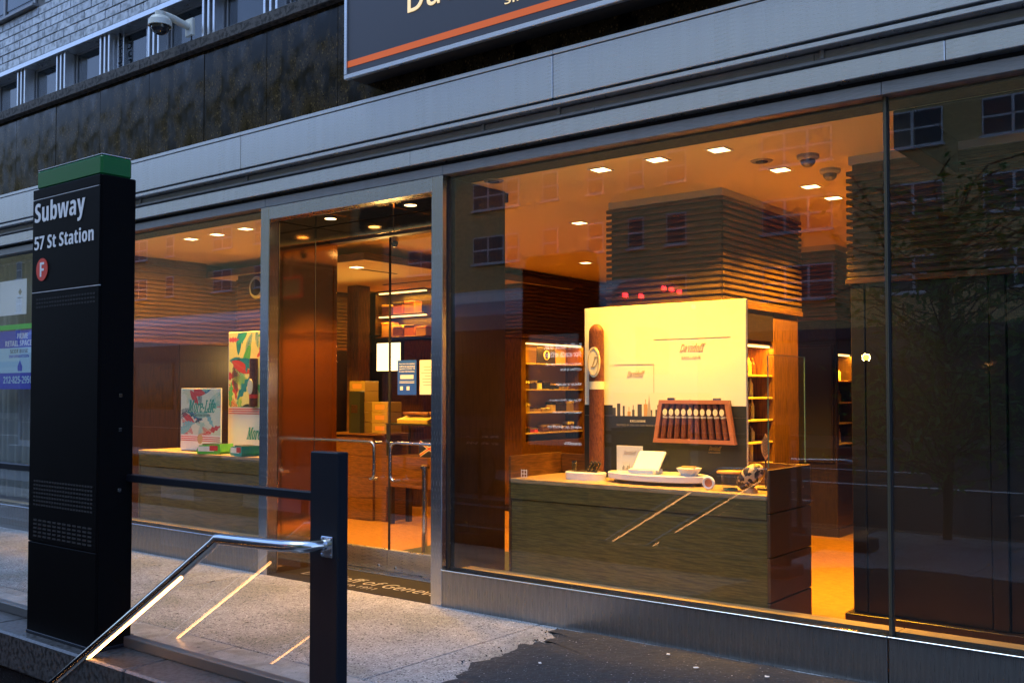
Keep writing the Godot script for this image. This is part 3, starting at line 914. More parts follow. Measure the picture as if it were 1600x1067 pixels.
func build_ceiling_lights() -> void:
	var spots := [
		[1.08, -0.53, 4.4, "over the cream display board, beside the entrance wall"], [1.56, -0.51, 4.4, "over the middle of the cream display board"], [2.03, -0.52, 4.6, "over the far end of the main display counter"],
		[2.11, -1.35, 4.5, "behind the main counter, first of the row running back"], [2.06, -2.06, 4.5, "second of the row running back beside the slatted bulkhead"], [2.03, -2.63, 4.5, "third of the row running back beside the slatted bulkhead"],
		[-0.34, -2.33, 4.5, "alone on the ceiling between entrance and slatted bulkhead"], [-1.95, -4.82, 4.5, "deep in the shop before the lit niche"],
		[-4.16, -0.60, 5.0, "over the tropical display, first from the side wall"], [-3.68, -0.59, 5.0, "over the tropical display, middle of three"], [-3.15, -0.55, 5.0, "over the tropical display, beside the entrance recess"]]
	for s in spots:
		var t := thing("ceiling_light", "square warm recessed light " + s[3], "ceiling light", Vector3(s[0], 3.224, s[1]), "square recessed ceiling lights")
		for e in [-1.0, 1.0]:
			box(t, "trim", Vector3(0.066 * e, -0.003, 0), Vector3(0.014, 0.006, 0.146), M.white_card, 0.001)
			box(t, "trim", Vector3(0, -0.003, 0.066 * e), Vector3(0.118, 0.006, 0.014), M.white_card, 0.001)
		box(t, "lamp", Vector3(0, -0.0015, 0), Vector3(0.118, 0.002, 0.118), M.downlight_lamp, 0)
		# the rows behind the window glass are aimed back at the displays
		if s[1] > -0.7:
			spot(t, "lamp_light", Vector3(0, -0.012, 0), Vector3((-0.75 if s[0] < -4.0 else -0.2) if s[0] < -2.0 else 0.0, -1, -0.36), s[2] * (1.5 if s[0] < -2.0 else 1.0), 50.0 if s[0] < -2.0 else 44.0, 0.06)
		else:
			spot(t, "lamp_light", Vector3(0, -0.012, 0), Vector3(0, -1, -0.22), s[2] * 1.9, 52.0, 0.06)
	for s in [[-1.57, -0.27, "by the seamed steel cheek"], [-0.58, -0.25, "above the leaf with the blue notice"]]:
		var t := thing("recess_light", "round warm light in the entrance recess ceiling, " + s[2], "ceiling light", Vector3(s[0], 3.12, s[1]), "entrance recess lights")
		var a := st_new()
		lathe(a, [Vector2(0.05, 0), Vector2(0.062, 0), Vector2(0.062, -0.006), Vector2(0.05, -0.008), Vector2(0.05, 0)], Vector3.ZERO, 24)
		put(t, "trim", a, M.steel_polished)
		var l := st_new()
		lathe(l, [Vector2(0, -0.0055), Vector2(0.05, -0.0055), Vector2(0.05, -0.001)], Vector3.ZERO, 24)
		put(t, "lamp", l, M.downlight_lamp)
		spot(t, "lamp_light", Vector3(0, -0.014, 0), Vector3.DOWN, 4.5, 44.0, 0.05)
	var dl := thing("soffit_light", "square warm light in the lowered ceiling behind the door", "ceiling light", Vector3(-3.49, 3.045, -2.36))
	box(dl, "trim", Vector3(0, -0.002, 0), Vector3(0.16, 0.004, 0.16), M.white_card, 0.001)
	box(dl, "lamp", Vector3(0, -0.005, 0), Vector3(0.12, 0.002, 0.12), M.downlight_lamp, 0)
	spot(dl, "lamp_light", Vector3(0, -0.012, 0), Vector3.DOWN, 5.0, 60.0, 0.06)
	for s in [[2.44, -1.04, "in front"], [2.40, -1.56, "behind"]]:
		var t := thing("dome_camera", "small ceiling dome camera, the one " + s[2] + " of the pair by the slatted column", "camera", Vector3(s[0], 3.224, s[1]), "ceiling dome cameras")
		var a := st_new()
		lathe(a, [Vector2(0, -0.035), Vector2(0.062, -0.035), Vector2(0.075, -0.02), Vector2(0.075, 0)], Vector3.ZERO, 24)
		put(t, "housing", a, M.bulkhead_band)
		var d := st_new()
		lathe(d, [Vector2(0, -0.085), Vector2(0.025, -0.08), Vector2(0.045, -0.062), Vector2(0.05, -0.035)], Vector3.ZERO, 20)
		put(t, "dome", d, M.trim_metal)
	for s in [[2.12, -1.0, "beside the dome cameras"], [0.22, -0.34, "above the entrance wall corner"]]:
		var t := thing("ceiling_vent", "thin grey ceiling vent " + s[2], "vent", Vector3(s[0], 3.224, s[1]))
		var a := st_new()
		lathe(a, [Vector2(0, -0.008), Vector2(0.07, -0.008), Vector2(0.08, 0)], Vector3.ZERO, 20)
		put(t, "plate", a, M.trim_metal)
		var d := st_new()
		lathe(d, [Vector2(0, -0.012), Vector2(0.04, -0.012), Vector2(0.045, -0.008)], Vector3.ZERO, 16)
		put(t, "core", d, M.gap)

# ------------------------------------------------------------------ wall units: slatted bulkhead above, panels and a lit niche below
func slats(u: Node, y0: float, y1: float, x0: float, x1: float, z: float, facing_x: bool, pitch := 0.05) -> void:
	var n := int((y1 - y0) / pitch)
	for i in n:
		var y := y0 + (i + 0.5) * pitch
		if facing_x:   # x0, x1 are then z from front to back, z is the x of the face
			slab(u, "slat", Vector3(z, y - 0.014, x0), Vector3(z + 0.028, y + 0.014, x1), M.slat_wood, 0.002)
		else:
			slab(u, "slat", Vector3(x0, y - 0.014, z), Vector3(x1, y + 0.014, z + 0.028), M.slat_wood, 0.002)

func niche(u: Node, x: float, z_front: float, z_back: float, y0: float, y1: float, shelves: Array, deep: float, energy: float) -> void:
	# opens towards +x
	slab(u, "niche_back", Vector3(x - deep - 0.02, y0, z_back), Vector3(x - deep, y1, z_front), M.box_tan, 0)
	for y in shelves:
		slab(u, "shelf", Vector3(x - deep, y - 0.012, z_back + 0.001), Vector3(x - 0.015, y + 0.004, z_front - 0.001), M.box_tan, 0.002)
	slab(u, "strip_light", Vector3(x - 0.06, y1 - 0.02, z_back + 0.02), Vector3(x - 0.03, y1 - 0.005, z_front - 0.02), M.strip_lamp, 0)
	area(u, "strip_light_glow", Vector3(x - 0.045, y1 - 0.024, (z_front + z_back) * 0.5), Basis(Vector3.UP, PI / 2) * Basis(Vector3.RIGHT, -PI / 2), Vector2(z_front - z_back - 0.05, 0.03), energy)

func body_with_niche(u: Node, x0: float, x: float, z0: float, z1: float, top: float, nf: float, nb: float, ny0: float, ny1: float, m: Material, deep := 0.3) -> void:
	slab(u, "front_panel", Vector3(x0, 0.008, nf + 0.0), Vector3(x, top, z0), m, 0.004)
	slab(u, "rear_panel", Vector3(x0, 0.008, z1), Vector3(x, top, nb), m, 0.004)
	slab(u, "lower_panel", Vector3(x0, 0.008, nb + 0.0005), Vector3(x - 0.004, ny0, nf - 0.0005), m, 0.003)
	slab(u, "upper_panel", Vector3(x0, ny1, nb + 0.0005), Vector3(x - 0.004, top, nf - 0.0005), m, 0.003)
	slab(u, "core_panel", Vector3(x0, ny0, nb + 0.0005), Vector3(x - deep - 0.021, ny1, nf - 0.0005), m, 0)
	slab(u, "base_board", Vector3(x0 - 0.001, 0.008, z1 - 0.001), Vector3(x + 0.02, 0.10, z0 + 0.02), M.dark_wood, 0.004)

func goods(x: float, y: float, z0: float, z1: float, seed_: int, what: String, where: String) -> void:
	R.seed = seed_
	var z := z0
	var kinds := [M.black_plastic, M.leather_dark, M.box_tan, M.red_wood, M.gold_print, M.cream_card, M.stripe_red]
	var tones := ["black", "dark brown", "tan", "reddish brown", "gold", "cream", "red"]
	var ordinals := ["first", "second", "third", "fourth", "fifth", "sixth", "seventh", "eighth", "ninth", "tenth", "eleventh", "twelfth"]
	var count := -1
	while z > z1 + 0.06 and count < 11:
		count += 1
		if what == "bottle":
			var h := R.randf_range(0.12, 0.22)
			var r := R.randf_range(0.018, 0.03)
			var pick := R.randi() % kinds.size()
			var t := thing("bottle", "%s bottle, %s from the front of %s" % [tones[pick], ordinals[count], where], "bottle", Vector3(x, y, z), "bottles on " + where)
			var s := st_new()
			lathe(s, [Vector2(0, 0), Vector2(r, 0), Vector2(r, h * 0.62), Vector2(r * 0.4, h * 0.78), Vector2(r * 0.4, h * 0.9)], Vector3.ZERO, 14)
			put(t, "body", s, kinds[pick])
			var c := st_new()
			lathe(c, [Vector2(0, h * 0.9), Vector2(r * 0.5, h * 0.9), Vector2(r * 0.5, h), Vector2(0, h)], Vector3.ZERO, 12)
			put(t, "cap", c, M.brass)
			z -= r * 2.0 + R.randf_range(0.012, 0.05)
		else:
			var w := R.randf_range(0.08, 0.17)
			var h := R.randf_range(0.05, 0.15)
			var pick := R.randi() % kinds.size()
			var t := thing("gift_box", "small %s box, %s from the front end of %s" % [tones[pick], ordinals[count], where], "box", Vector3(x, y, z - w * 0.5), "boxed accessories on " + where)
			var m: Material = kinds[pick]
			box(t, "body", Vector3(0, h * 0.36, 0), Vector3(0.11, h * 0.72, w), m, 0.003)
			var lid := box(t, "lid", Vector3(0.0, h * 0.86, 0), Vector3(0.115, h * 0.28, w + 0.004), kinds[R.randi() % kinds.size()], 0.003)
			box(lid, "clasp", Vector3(0.06, -h * 0.1, 0), Vector3(0.006, 0.014, 0.02), M.brass, 0.001)
			z -= w + R.randf_range(0.03, 0.11)

func build_wall_units() -> void:
	# unit behind the main display, by the entrance: bulkhead, lit niche facing along the shop
	var a := thing("wall_unit", "tall wall unit with slatted bulkhead and lit shelves of accessories beyond the display board", "wall unit")
	slab(a, "bulkhead", Vector3(-4.4, 2.37, -8.0), Vector3(-3.03, 3.223, -4.89), M.slat_wood, 0)
	slats(a, 2.37, 3.22, -4.4, -2.99, -4.89, false)
	slats(a, 2.37, 3.22, -7.9, -4.862, -3.029, true)
	slab(a, "lower_trim", Vector3(-4.4, 2.325, -8.0), Vector3(-2.98, 2.369, -4.85), M.red_wood, 0.003)
	body_with_niche(a, -4.3, -3.02, -4.88, -7.9, 2.324, -4.98, -6.35, 0.93, 2.26, M.red_wood_upright)
	niche(a, -3.02, -4.98, -6.35, 0.93, 2.26, [1.04, 1.32, 1.63, 1.98], 0.32, 2.4)
	for k in 3:
		goods(-3.16, [1.045, 1.325, 1.635][k], -5.06, -6.25, 300 + k, "box", "the %s accessory niche shelf" % ["lowest", "second", "third"][k])
	var rl := thing("round_logo_plate", "black plate with a cream ring emblem above the accessory shelves", "sign", Vector3(-3.14, 1.985, -5.6))
	box(rl, "plate", Vector3(0, 0.12, 0), Vector3(0.01, 0.23, 0.44), M.black_plastic, 0.002)
	var rs := st_new()
	var ringp := []
	for i in 25:
		ringp.append(Vector3(0.009, 0.12 + 0.06 * sin(TAU * i / 24.0), 0.06 * cos(TAU * i / 24.0)))
	tube(rs, ringp, 0.006, 6, false)
	put(rl, "ring", rs, M.band_cream)
	# unit right behind the main display counter
	var c := thing("wall_unit", "wall unit with big slatted bulkhead hanging above and behind the cream display board", "wall unit")
	slab(c, "bulkhead", Vector3(0.44, 2.33, -3.25), Vector3(1.47, 3.165, -1.68), M.slat_wood, 0)
	slats(c, 2.32, 3.17, 0.40, 1.501, -1.68, false)
	slats(c, 2.32, 3.17, -3.25, -1.652, 1.472, true)
	slab(c, "top_band", Vector3(0.42, 3.166, -3.25), Vector3(1.49, 3.223, -1.66), M.bulkhead_band, 0)
	slab(c, "lower_trim", Vector3(0.42, 2.285, -3.25), Vector3(1.51, 2.329, -1.64), M.red_wood, 0.003)
	body_with_niche(c, 0.46, 1.48, -1.68, -3.2, 2.284, -1.86, -2.66, 0.92, 2.0, M.red_wood_upright)
	niche(c, 1.48, -1.86, -2.66, 0.92, 2.0, [0.99, 1.17, 1.36, 1.55, 1.74], 0.28, 2.2)
	for k in 5:
		goods(1.34, [0.995, 1.175, 1.365, 1.555, 1.745][k], -1.92, -2.60, 320 + k, "bottle", "the %s shelf behind the display board" % ["lowest", "second", "third", "fourth", "top"][k])
	slab(c, "framed_panel", Vector3(1.481, 2.03, -2.62), Vector3(1.492, 2.25, -1.92), M.dark_wood, 0.003)
	var mb := thing("menu_board", "dark framed wall board with faint rows of lettering on the deep pillar unit", "board", Vector3(0.60, 0.85, -5.228))
	mb.rotation.y = -PI / 2
	box(mb, "panel", Vector3(0.012, 0.62, 0), Vector3(0.02, 1.24, 0.86), M.black_plastic, 0.003)
	for e in [-1.0, 1.0]:
		box(mb, "frame", Vector3(0.016, 0.62, 0.445 * e), Vector3(0.03, 1.30, 0.03), M.dark_wood, 0.003)
		box(mb, "frame", Vector3(0.016, 0.62 + 0.635 * e, 0), Vector3(0.03, 0.03, 0.86), M.dark_wood, 0.003)
	R.seed = 8
	for k in 12:
		box(mb, "printed_line", Vector3(0.0235, 1.10 - 0.08 * k, R.randf_range(-0.06, 0.06)), Vector3(0.002, 0.012, R.randf_range(0.2, 0.5)), M.leather_dark, 0)
	# unit deeper in the shop
	var d := thing("wall_unit", "dark slatted pillar unit with lit bottle niche standing deep in the shop", "wall unit")
	slab(d, "bulkhead", Vector3(-0.2, 2.44, -7.4), Vector3(1.08, 3.165, -5.23), M.slat_wood, 0)
	slats(d, 2.43, 3.17, -0.2, 1.108, -5.23, false)
	slats(d, 2.43, 3.17, -7.4, -5.202, 1.081, true)
	slab(d, "top_band", Vector3(-0.2, 3.166, -7.4), Vector3(1.09, 3.223, -5.21), M.bulkhead_band, 0)
	slab(d, "lower_trim", Vector3(-0.2, 2.39, -7.4), Vector3(1.12, 2.429, -5.19), M.red_wood, 0.003)
	body_with_niche(d, -0.2, 1.09, -5.23, -7.4, 2.389, -5.29, -5.75, 0.98, 2.02, M.dark_wood)
	niche(d, 1.09, -5.29, -5.75, 0.98, 2.02, [1.02, 1.25, 1.48, 1.72], 0.28, 2.0)
	for k in 4:
		goods(0.97, [1.025, 1.255, 1.485, 1.725][k], -5.35, -5.70, 340 + k, "bottle", "the %s pillar niche shelf" % ["lowest", "second", "third", "top"][k])
	# unit beside the mullion
	var e := thing("wall_unit", "dark panelled unit with slatted bulkhead behind the slim window mullion", "wall unit")
	slab(e, "bulkhead", Vector3(2.66, 2.39, -3.2), Vector3(6.38, 3.165, -1.28), M.slat_wood, 0)
	slats(e, 2.38, 3.17, 2.625, 6.38, -1.28, false)
	slats(e, 2.38, 3.17, -3.2, -1.281, 2.632, true)
	slab(e, "top_band", Vector3(2.64, 3.166, -3.2), Vector3(6.38, 3.223, -1.26), M.bulkhead_band, 0)
	slab(e, "lower_trim", Vector3(2.62, 2.34, -3.2), Vector3(6.38, 2.379, -1.24), M.red_wood, 0.003)
	var px := 2.64
	for w in [0.10, 0.16, 0.62, 0.10, 0.7, 0.9, 1.0]:
		slab(e, "upright_panel", Vector3(px + 0.003, 0.10, -3.2), Vector3(px + w - 0.003, 2.339, -1.27 - (0.02 if w > 0.2 else 0.0)), M.panel_black, 0.004)
		px += w
	slab(e, "base_board", Vector3(2.60, 0.008, -3.2), Vector3(6.3, 0.098, -1.22), M.dark_wood, 0.004)
	# along the side wall, behind the tropical display
	var g := thing("wall_unit", "long slatted wall unit along the side wall behind the tropical display", "wall unit")
	slab(g, "bulkhead", Vector3(-5.918, 2.24, -6.0), Vector3(-5.83, 3.043, -0.45), M.slat_wood, 0)
	slats(g, 2.24, 3.04, -6.0, -0.45, -5.829, true)
	slab(g, "bulkhead_top", Vector3(-5.918, 3.13, -1.93), Vector3(-5.80, 3.222, -0.45), M.slat_wood, 0.002)
	slab(g, "upper_board", Vector3(-5.918, 3.0435, -1.93), Vector3(-5.80, 3.1285, -0.45), M.slat_wood, 0.002)
	slab(g, "lower_trim", Vector3(-5.918, 2.19, -6.0), Vector3(-5.79, 2.2385, -0.45), M.red_wood, 0.003)
	for k in 5:
		slab(g, "upright_panel", Vector3(-5.918, 0.10, -0.45 - 1.1 * (k + 1) + 0.004), Vector3(-5.80, 2.189, -0.45 - 1.1 * k), M.dark_wood, 0.004)
	slab(g, "base_board", Vector3(-5.918, 0.008, -6.0), Vector3(-5.79, 0.098, -0.45), M.dark_wood, 0.004)
	# a partition behind the tropical display, with a round emblem
	var h := thing("partition", "dark slatted partition with a round emblem beside the entrance recess", "partition")
	slab(h, "panel", Vector3(-5.3, 0.008, -2.14), Vector3(-4.72, 3.044, -2.04), M.wall_brown, 0.003)
	slats(h, 1.2, 3.04, -5.3, -4.72, -2.04, false)
	var em := st_new()
	lathe(em, [Vector2(0, 0.012), Vector2(0.13, 0.012), Vector2(0.14, 0.0)], Vector3.ZERO, 28)
	var emo := put(h, "emblem", em, M.bulkhead_band, Vector3(-4.89, 2.87, -2.011))
	emo.rotation.x = PI / 2
	var em2 := st_new()
	lathe(em2, [Vector2(0, 0.015), Vector2(0.10, 0.015), Vector2(0.10, 0.010)], Vector3.ZERO, 28)
	var emo2 := put(emo, "emblem_field", em2, M.dark_wood, Vector3.ZERO)
	emo2.position = Vector3(0, 0.0, 0)

# ------------------------------------------------------------------ main window display
func cigar(st_parent: Node, called: String, at: Vector3, length: float, r: float) -> MeshInstance3D:
	# upright cigar, closed rounded cap on top
	var s := st_new()
	var prof := [Vector2(0, 0), Vector2(r * 0.96, 0), Vector2(r, length * 0.05), Vector2(r, length - r * 1.1)]
	for k in 6:
		var a := PI * 0.5 * (k + 1) / 6.0
		prof.append(Vector2(r * cos(a), length - r * 1.1 + r * 1.1 * sin(a)))
	lathe(s, prof, Vector3.ZERO, 24, 0.6)
	return put(st_parent, called, s, M.cigar_leaf, at)

func skyline_texture() -> ImageTexture:
	var im := Image.create(512, 128, false, Image.FORMAT_RGBA8)
	im.fill(lin(0.82, 0.76, 0.58))
	R.seed = 91
	var x := 0
	while x < 512:
		var w := R.randi_range(8, 30)
		var h := R.randi_range(18, 70)
		var c := lin(0.05, 0.05, 0.045) if R.randf() < 0.7 else lin(0.55, 0.30, 0.08)
		im.fill_rect(Rect2i(x, 128 - h, w, h), c)
		if R.randf() < 0.35:
			im.fill_rect(Rect2i(x + w / 2 - 2, maxi(0, 128 - h - 26), 4, 26), c)
		x += w + R.randi_range(0, 16)
	for y in range(10, 128):
		var hw := int((y - 8) / 10.0)
		im.fill_rect(Rect2i(196 - hw, y, hw * 2 + 1, 1), lin(0.40, 0.36, 0.25))
	return ImageTexture.create_from_image(im)

func build_main_display() -> void:
	var x0 := 0.42
	var x1 := 2.446
	var t := thing("display_counter", "olive wood display counter with raised side panels behind the wide window", "counter")
	slab(t, "front_panel", Vector3(x0, 0.008, -0.325), Vector3(x1, 0.80, -0.31), M.counter_wood, 0.003)
	slab(t, "apron", Vector3(x0, 0.803, -0.325), Vector3(x1, 0.922, -0.298), M.counter_wood, 0.003)
	slab(t, "top", Vector3(x0, 0.923, -0.97), Vector3(x1, 0.955, -0.296), M.counter_top_wood, 0.003)
	slab(t, "back_panel", Vector3(x0, 0.008, -0.97), Vector3(x1, 0.922, -0.94), M.counter_wood, 0.003)
	slab(t, "side_panel", Vector3(x0 - 0.02, 0.008, -0.97), Vector3(x0 - 0.001, 1.12, -0.30), M.red_wood, 0.003)
	for k in 4:
		slab(t, "drawer", Vector3(x1 + 0.001, 0.02 + 0.275 * k, -0.968), Vector3(x1 + 0.022, 0.288 + 0.275 * k, -0.302), M.wall_brown, 0.004)
	slab(t, "back_rail", Vector3(x0, 0.956, -0.97), Vector3(x1, 1.11, -0.952), M.red_wood, 0.003)
	var v := thing("glass_screen", "clear upright glass sheet standing on the counter's drawer end", "glass")
	slab(v, "sheet", Vector3(x1 + 0.011, 1.125, -0.90), Vector3(x1 + 0.0115, 1.83, -0.31), M.clear_glass, 0)
	for z in [-0.90, -0.31]:
		slab(v, "edge", Vector3(x1 + 0.008, 1.125, z - 0.002), Vector3(x1 + 0.015, 1.83, z + 0.002), M.glass_edge, 0)
	slab(v, "edge", Vector3(x1 + 0.0075, 1.83, -0.902), Vector3(x1 + 0.0155, 1.834, -0.308), M.glass_edge, 0)
	# the tall board with its print
	var p := thing("display_board", "tall cream display board with giant cigar and open cigar box print", "board")
	slab(p, "board", Vector3(0.75, 0.956, -0.83), Vector3(2.085, 2.24, -0.80), M.cream_card, 0.003)
	slab(p, "dark_field", Vector3(0.75, 0.958, -0.7995), Vector3(2.085, 1.42, -0.797), M.print_black, 0)
	slab(p, "dark_field", Vector3(1.83, 1.421, -0.7995), Vector3(2.085, 1.50, -0.797), M.print_black, 0)
	slab(p, "dark_field", Vector3(0.75, 1.421, -0.7995), Vector3(1.005, 1.50, -0.797), M.print_black, 0)
	var sk := plain("skyline_print", Color.WHITE, 0.55)
	sk.albedo_texture = skyline_texture()
	print_sheet(p, "skyline_print", Vector3(1.005, 1.42, -0.798), 0.82, 0.17, sk)
	slab(p, "printed_rule", Vector3(1.36, 1.978, -0.7995), Vector3(1.97, 1.983, -0.7985), M.grey_print, 0)
	slab(p, "printed_rule", Vector3(1.02, 1.80, -0.7995), Vector3(1.36, 1.803, -0.7985), M.grey_print, 0)
	slab(p, "printed_rule", Vector3(1.358, 1.50, -0.7995), Vector3(1.361, 1.80, -0.7985), M.grey_print, 0)
	lettering(p, "lettering", "Davidoff", Vector3(1.57, 1.885, -0.799), 0.19, 0.06, font("Droid Serif"), M.gold_print, 0.001, 0.0, 0.35)
	lettering(p, "lettering", "EXCLUSIVE", Vector3(1.59, 1.835, -0.799), 0.15, 0.018, font("Droid Sans"), M.grey_print, 0.001)
	lettering(p, "lettering", "Davidoff", Vector3(1.13, 1.71, -0.799), 0.14, 0.045, font("Droid Serif"), M.gold_print, 0.001, 0.0, 0.35)
	lettering(p, "lettering", "EXCLUSIVE", Vector3(1.16, 1.375, -0.796), 0.13, 0.016, font("Droid Sans", true), M.band_cream, 0.001)
	lettering(p, "lettering", "INSPIRED BY THE CITY THAT NEVER SLEEPS", Vector3(1.04, 1.345, -0.796), 0.38, 0.014, font("Droid Sans"), M.grey_print, 0.001)
	lettering(p, "lettering", "Davidoff", Vector3(1.80, 1.19, -0.796), 0.09, 0.03, font("Droid Serif"), M.gold_print, 0.001, 0.0, 0.35)
	lettering(p, "lettering", "EXCLUSIVE", Vector3(1.80, 1.17, -0.796), 0.09, 0.010, font("Droid Sans"), M.gold_print, 0.001)
	var cg := cigar(p, "giant_cigar", Vector3(0.885, 0.958, -0.760), 1.155, 0.064)
	var bd := st_new()
	lathe(bd, [Vector2(0.0655, 0.66), Vector2(0.0655, 0.72)], Vector3.ZERO, 24, 0.6)
	put(cg, "band", bd, M.band_cream)
	var ov := PackedVector2Array()
	for k in 28:
		ov.append(Vector2(0.058 * cos(TAU * k / 28.0), 0.115 * sin(TAU * k / 28.0)))
	var os := st_new()
	prism(os, ov, 0, 0.008)
	var oval := put(cg, "oval_label", os, M.band_cream, Vector3(0, 0.865, 0.034))
	var ring := []
	for k in 29:
		ring.append(Vector3(0.047 * cos(TAU * k / 28.0), 0.10 * sin(TAU * k / 28.0), 0.009))
	var rs := st_new()
	tube(rs, ring, 0.002, 5, false)
	put(oval, "gold_ring", rs, M.gold_print)
	lettering(oval, "lettering", "D", Vector3(-0.022, -0.04, 0.008), 0.045, 0.08, font("Droid Serif"), M.gold_print, 0.002, 0.0, 0.4)
	# open cigar box shown on the board: a raised frame with ten cigars
	var bx_ := thing("cigar_box", "reddish cedar cigar box holding ten banded cigars on the board", "cigar box", Vector3(1.70, 1.235, -0.77))
	var top_w := 0.54
	var bot_w := 0.645
	var hh := 0.305
	var frame := func(w0: float, h0: float, w1: float, h1: float, z0: float, z1: float) -> PackedVector2Array:
		return PackedVector2Array([Vector2(-w0 / 2, h0), Vector2(w0 / 2, h0), Vector2(w1 / 2, h1), Vector2(-w1 / 2, h1)])
	var tray := st_new()
	prism(tray, frame.call(bot_w, 0.0, top_w, hh, 0, 0), -0.026, -0.014)
	put(bx_, "tray", tray, M.print_black)
	for side in [[bot_w, 0.0, bot_w - 0.012, 0.028], [top_w + 0.01, hh - 0.026, top_w, hh]]:
		var s := st_new()
		prism(s, frame.call(side[0], side[1], side[2], side[3], 0, 0), -0.014, 0.022)
		put(bx_, "rim", s, M.cedar_box)
	for sg in [-1.0, 1.0]:
		var s := st_new()
		prism(s, PackedVector2Array([Vector2(sg * (bot_w - 0.013) / 2, 0.0285), Vector2(sg * ((bot_w - 0.013) / 2 - 0.03), 0.0285), Vector2(sg * ((top_w + 0.01) / 2 - 0.03), hh - 0.0265), Vector2(sg * (top_w + 0.01) / 2, hh - 0.0265)]), -0.014, 0.021)
		put(bx_, "rim", s, M.cedar_box)
		box(bx_, "hinge", Vector3(sg * 0.18, hh + 0.008, 0.0), Vector3(0.06, 0.018, 0.02), M.chrome, 0.003)
	for k in 10:
		var f := (k - 4.5) / 9.0
		var c := st_new()
		var a0 := Vector3(f * 0.50, 0.032, -0.002)
		var a1 := Vector3(f * 0.43, hh - 0.030, -0.002)
		tube(c, [a0, a0.lerp(a1, 0.9), a1], 0.0205, 12)
		var cgr := put(bx_, "cigar", c, M.cigar_leaf)
		var b1 := st_new()
		tube(b1, [a0.lerp(a1, 0.60), a0.lerp(a1, 0.65)], 0.0215, 12, false)
		put(cgr, "band", b1, M.band_cream)
		var lb := PackedVector2Array()
		for q in 14:
			lb.append(Vector2(0.018 * cos(TAU * q / 14.0), 0.024 * sin(TAU * q / 14.0)))
		var b2 := st_new()
		prism(b2, lb, 0, 0.003)
		put(cgr, "seal", b2, M.band_cream, a0.lerp(a1, 0.77) + Vector3(0, 0, 0.0195))
	# white oval stand and what lies on it
	var y := 0.955
	var ws := thing("oval_stand", "wide glossy white oval stand on the display counter", "stand", Vector3(1.50, y, -0.60))
	var s1 := st_new()
	lathe(s1, [Vector2(0, 0), Vector2(0.34, 0), Vector2(0.34, 0.022)], Vector3.ZERO, 40, 0.48)
	put(ws, "foot", s1, M.black_plastic)
	var s2 := st_new()
	lathe(s2, [Vector2(0.35, 0.022), Vector2(0.392, 0.028), Vector2(0.395, 0.066), Vector2(0.388, 0.072), Vector2(0, 0.072)], Vector3.ZERO, 48, 0.48)
	put(ws, "plate", s2, M.white_lacquer)
	var wb := thing("white_box", "bright white hinged box tilted on the oval stand", "box", Vector3(1.45, y + 0.073, -0.52))
	var bt := box(wb, "tray", Vector3(0, 0.016, 0), Vector3(0.20, 0.032, 0.14), M.white_lacquer, 0.004)
	var ld := box(wb, "lid", Vector3(0.015, 0.085, -0.03), Vector3(0.21, 0.018, 0.17), M.white_card, 0.004)
	ld.rotation.x = 0.85
	box(bt, "pad", Vector3(0, 0.018, 0), Vector3(0.18, 0.004, 0.12), M.cream_card, 0.001)
	var cd := thing("city_card", "small cream card with skyline print behind the white box", "card", Vector3(1.24, y + 0.073, -0.655))
	box(cd, "card", Vector3(0, 0.09, 0), Vector3(0.22, 0.18, 0.004), M.cream_card, 0.001)
	print_sheet(cd, "skyline_print", Vector3(-0.06, 0.005, 0.003), 0.16, 0.06, sk)
	lettering(cd, "lettering", "Davidoff", Vector3(-0.05, 0.115, 0.002), 0.10, 0.03, font("Droid Serif"), M.gold_print, 0.001, 0.0, 0.35)
	var bo := thing("ashtray_bowl", "low white porcelain ashtray bowl with a cigar rest on the oval stand", "ashtray", Vector3(1.77, y + 0.073, -0.56))
	var s3 := st_new()
	lathe(s3, [Vector2(0, 0), Vector2(0.05, 0), Vector2(0.075, 0.03), Vector2(0.088, 0.05), Vector2(0.080, 0.05), Vector2(0.05, 0.018), Vector2(0, 0.014)], Vector3.ZERO, 30)
	put(bo, "bowl", s3, M.white_lacquer)
	box(bo, "cigar_rest", Vector3(0, 0.056, 0), Vector3(0.10, 0.014, 0.03), M.carved_wood, 0.003)
	# small white tray with cutters
	var tr := thing("cutter_tray", "small white half-round tray at the accessory end of the counter", "tray", Vector3(0.92, y, -0.56))
	var s4 := st_new()
	lathe(s4, [Vector2(0, 0), Vector2(0.165, 0), Vector2(0.17, 0.05), Vector2(0.163, 0.056), Vector2(0, 0.056)], Vector3.ZERO, 36, 0.6)
	put(tr, "plate", s4, M.white_lacquer)
	box(tr, "mirror_inlay", Vector3(0, 0.057, 0), Vector3(0.20, 0.003, 0.08), M.chrome, 0.001)
	for k in 3:
		var cu := thing("cigar_cutter", ["dark pocket cutter beside the brass lighter", "dark pocket cutter between two others on the white tray", "dark pocket cutter leaning closest to the oval stand"][k], "cutter", Vector3(0.94 + 0.04 * k, y + 0.060, -0.56 + 0.015 * k), "cutters on the small white tray")
		var cb := box(cu, "body", Vector3(0, 0.042, 0), Vector3(0.032, 0.085, 0.010), M.black_plastic, 0.003)
		box(cb, "clip", Vector3(0.0, 0.0, 0.008), Vector3(0.012, 0.06, 0.006), M.brass, 0.001)
		cu.rotation.z = -0.55
	var li := thing("table_lighter", "small brass lighter upright at the edge of the white tray", "lighter", Vector3(0.82, y + 0.057, -0.56))
	box(li, "body", Vector3(0, 0.03, 0), Vector3(0.04, 0.06, 0.018), M.brass, 0.003)
	box(li, "cap", Vector3(0, 0.069, 0), Vector3(0.04, 0.016, 0.018), M.chrome, 0.003)
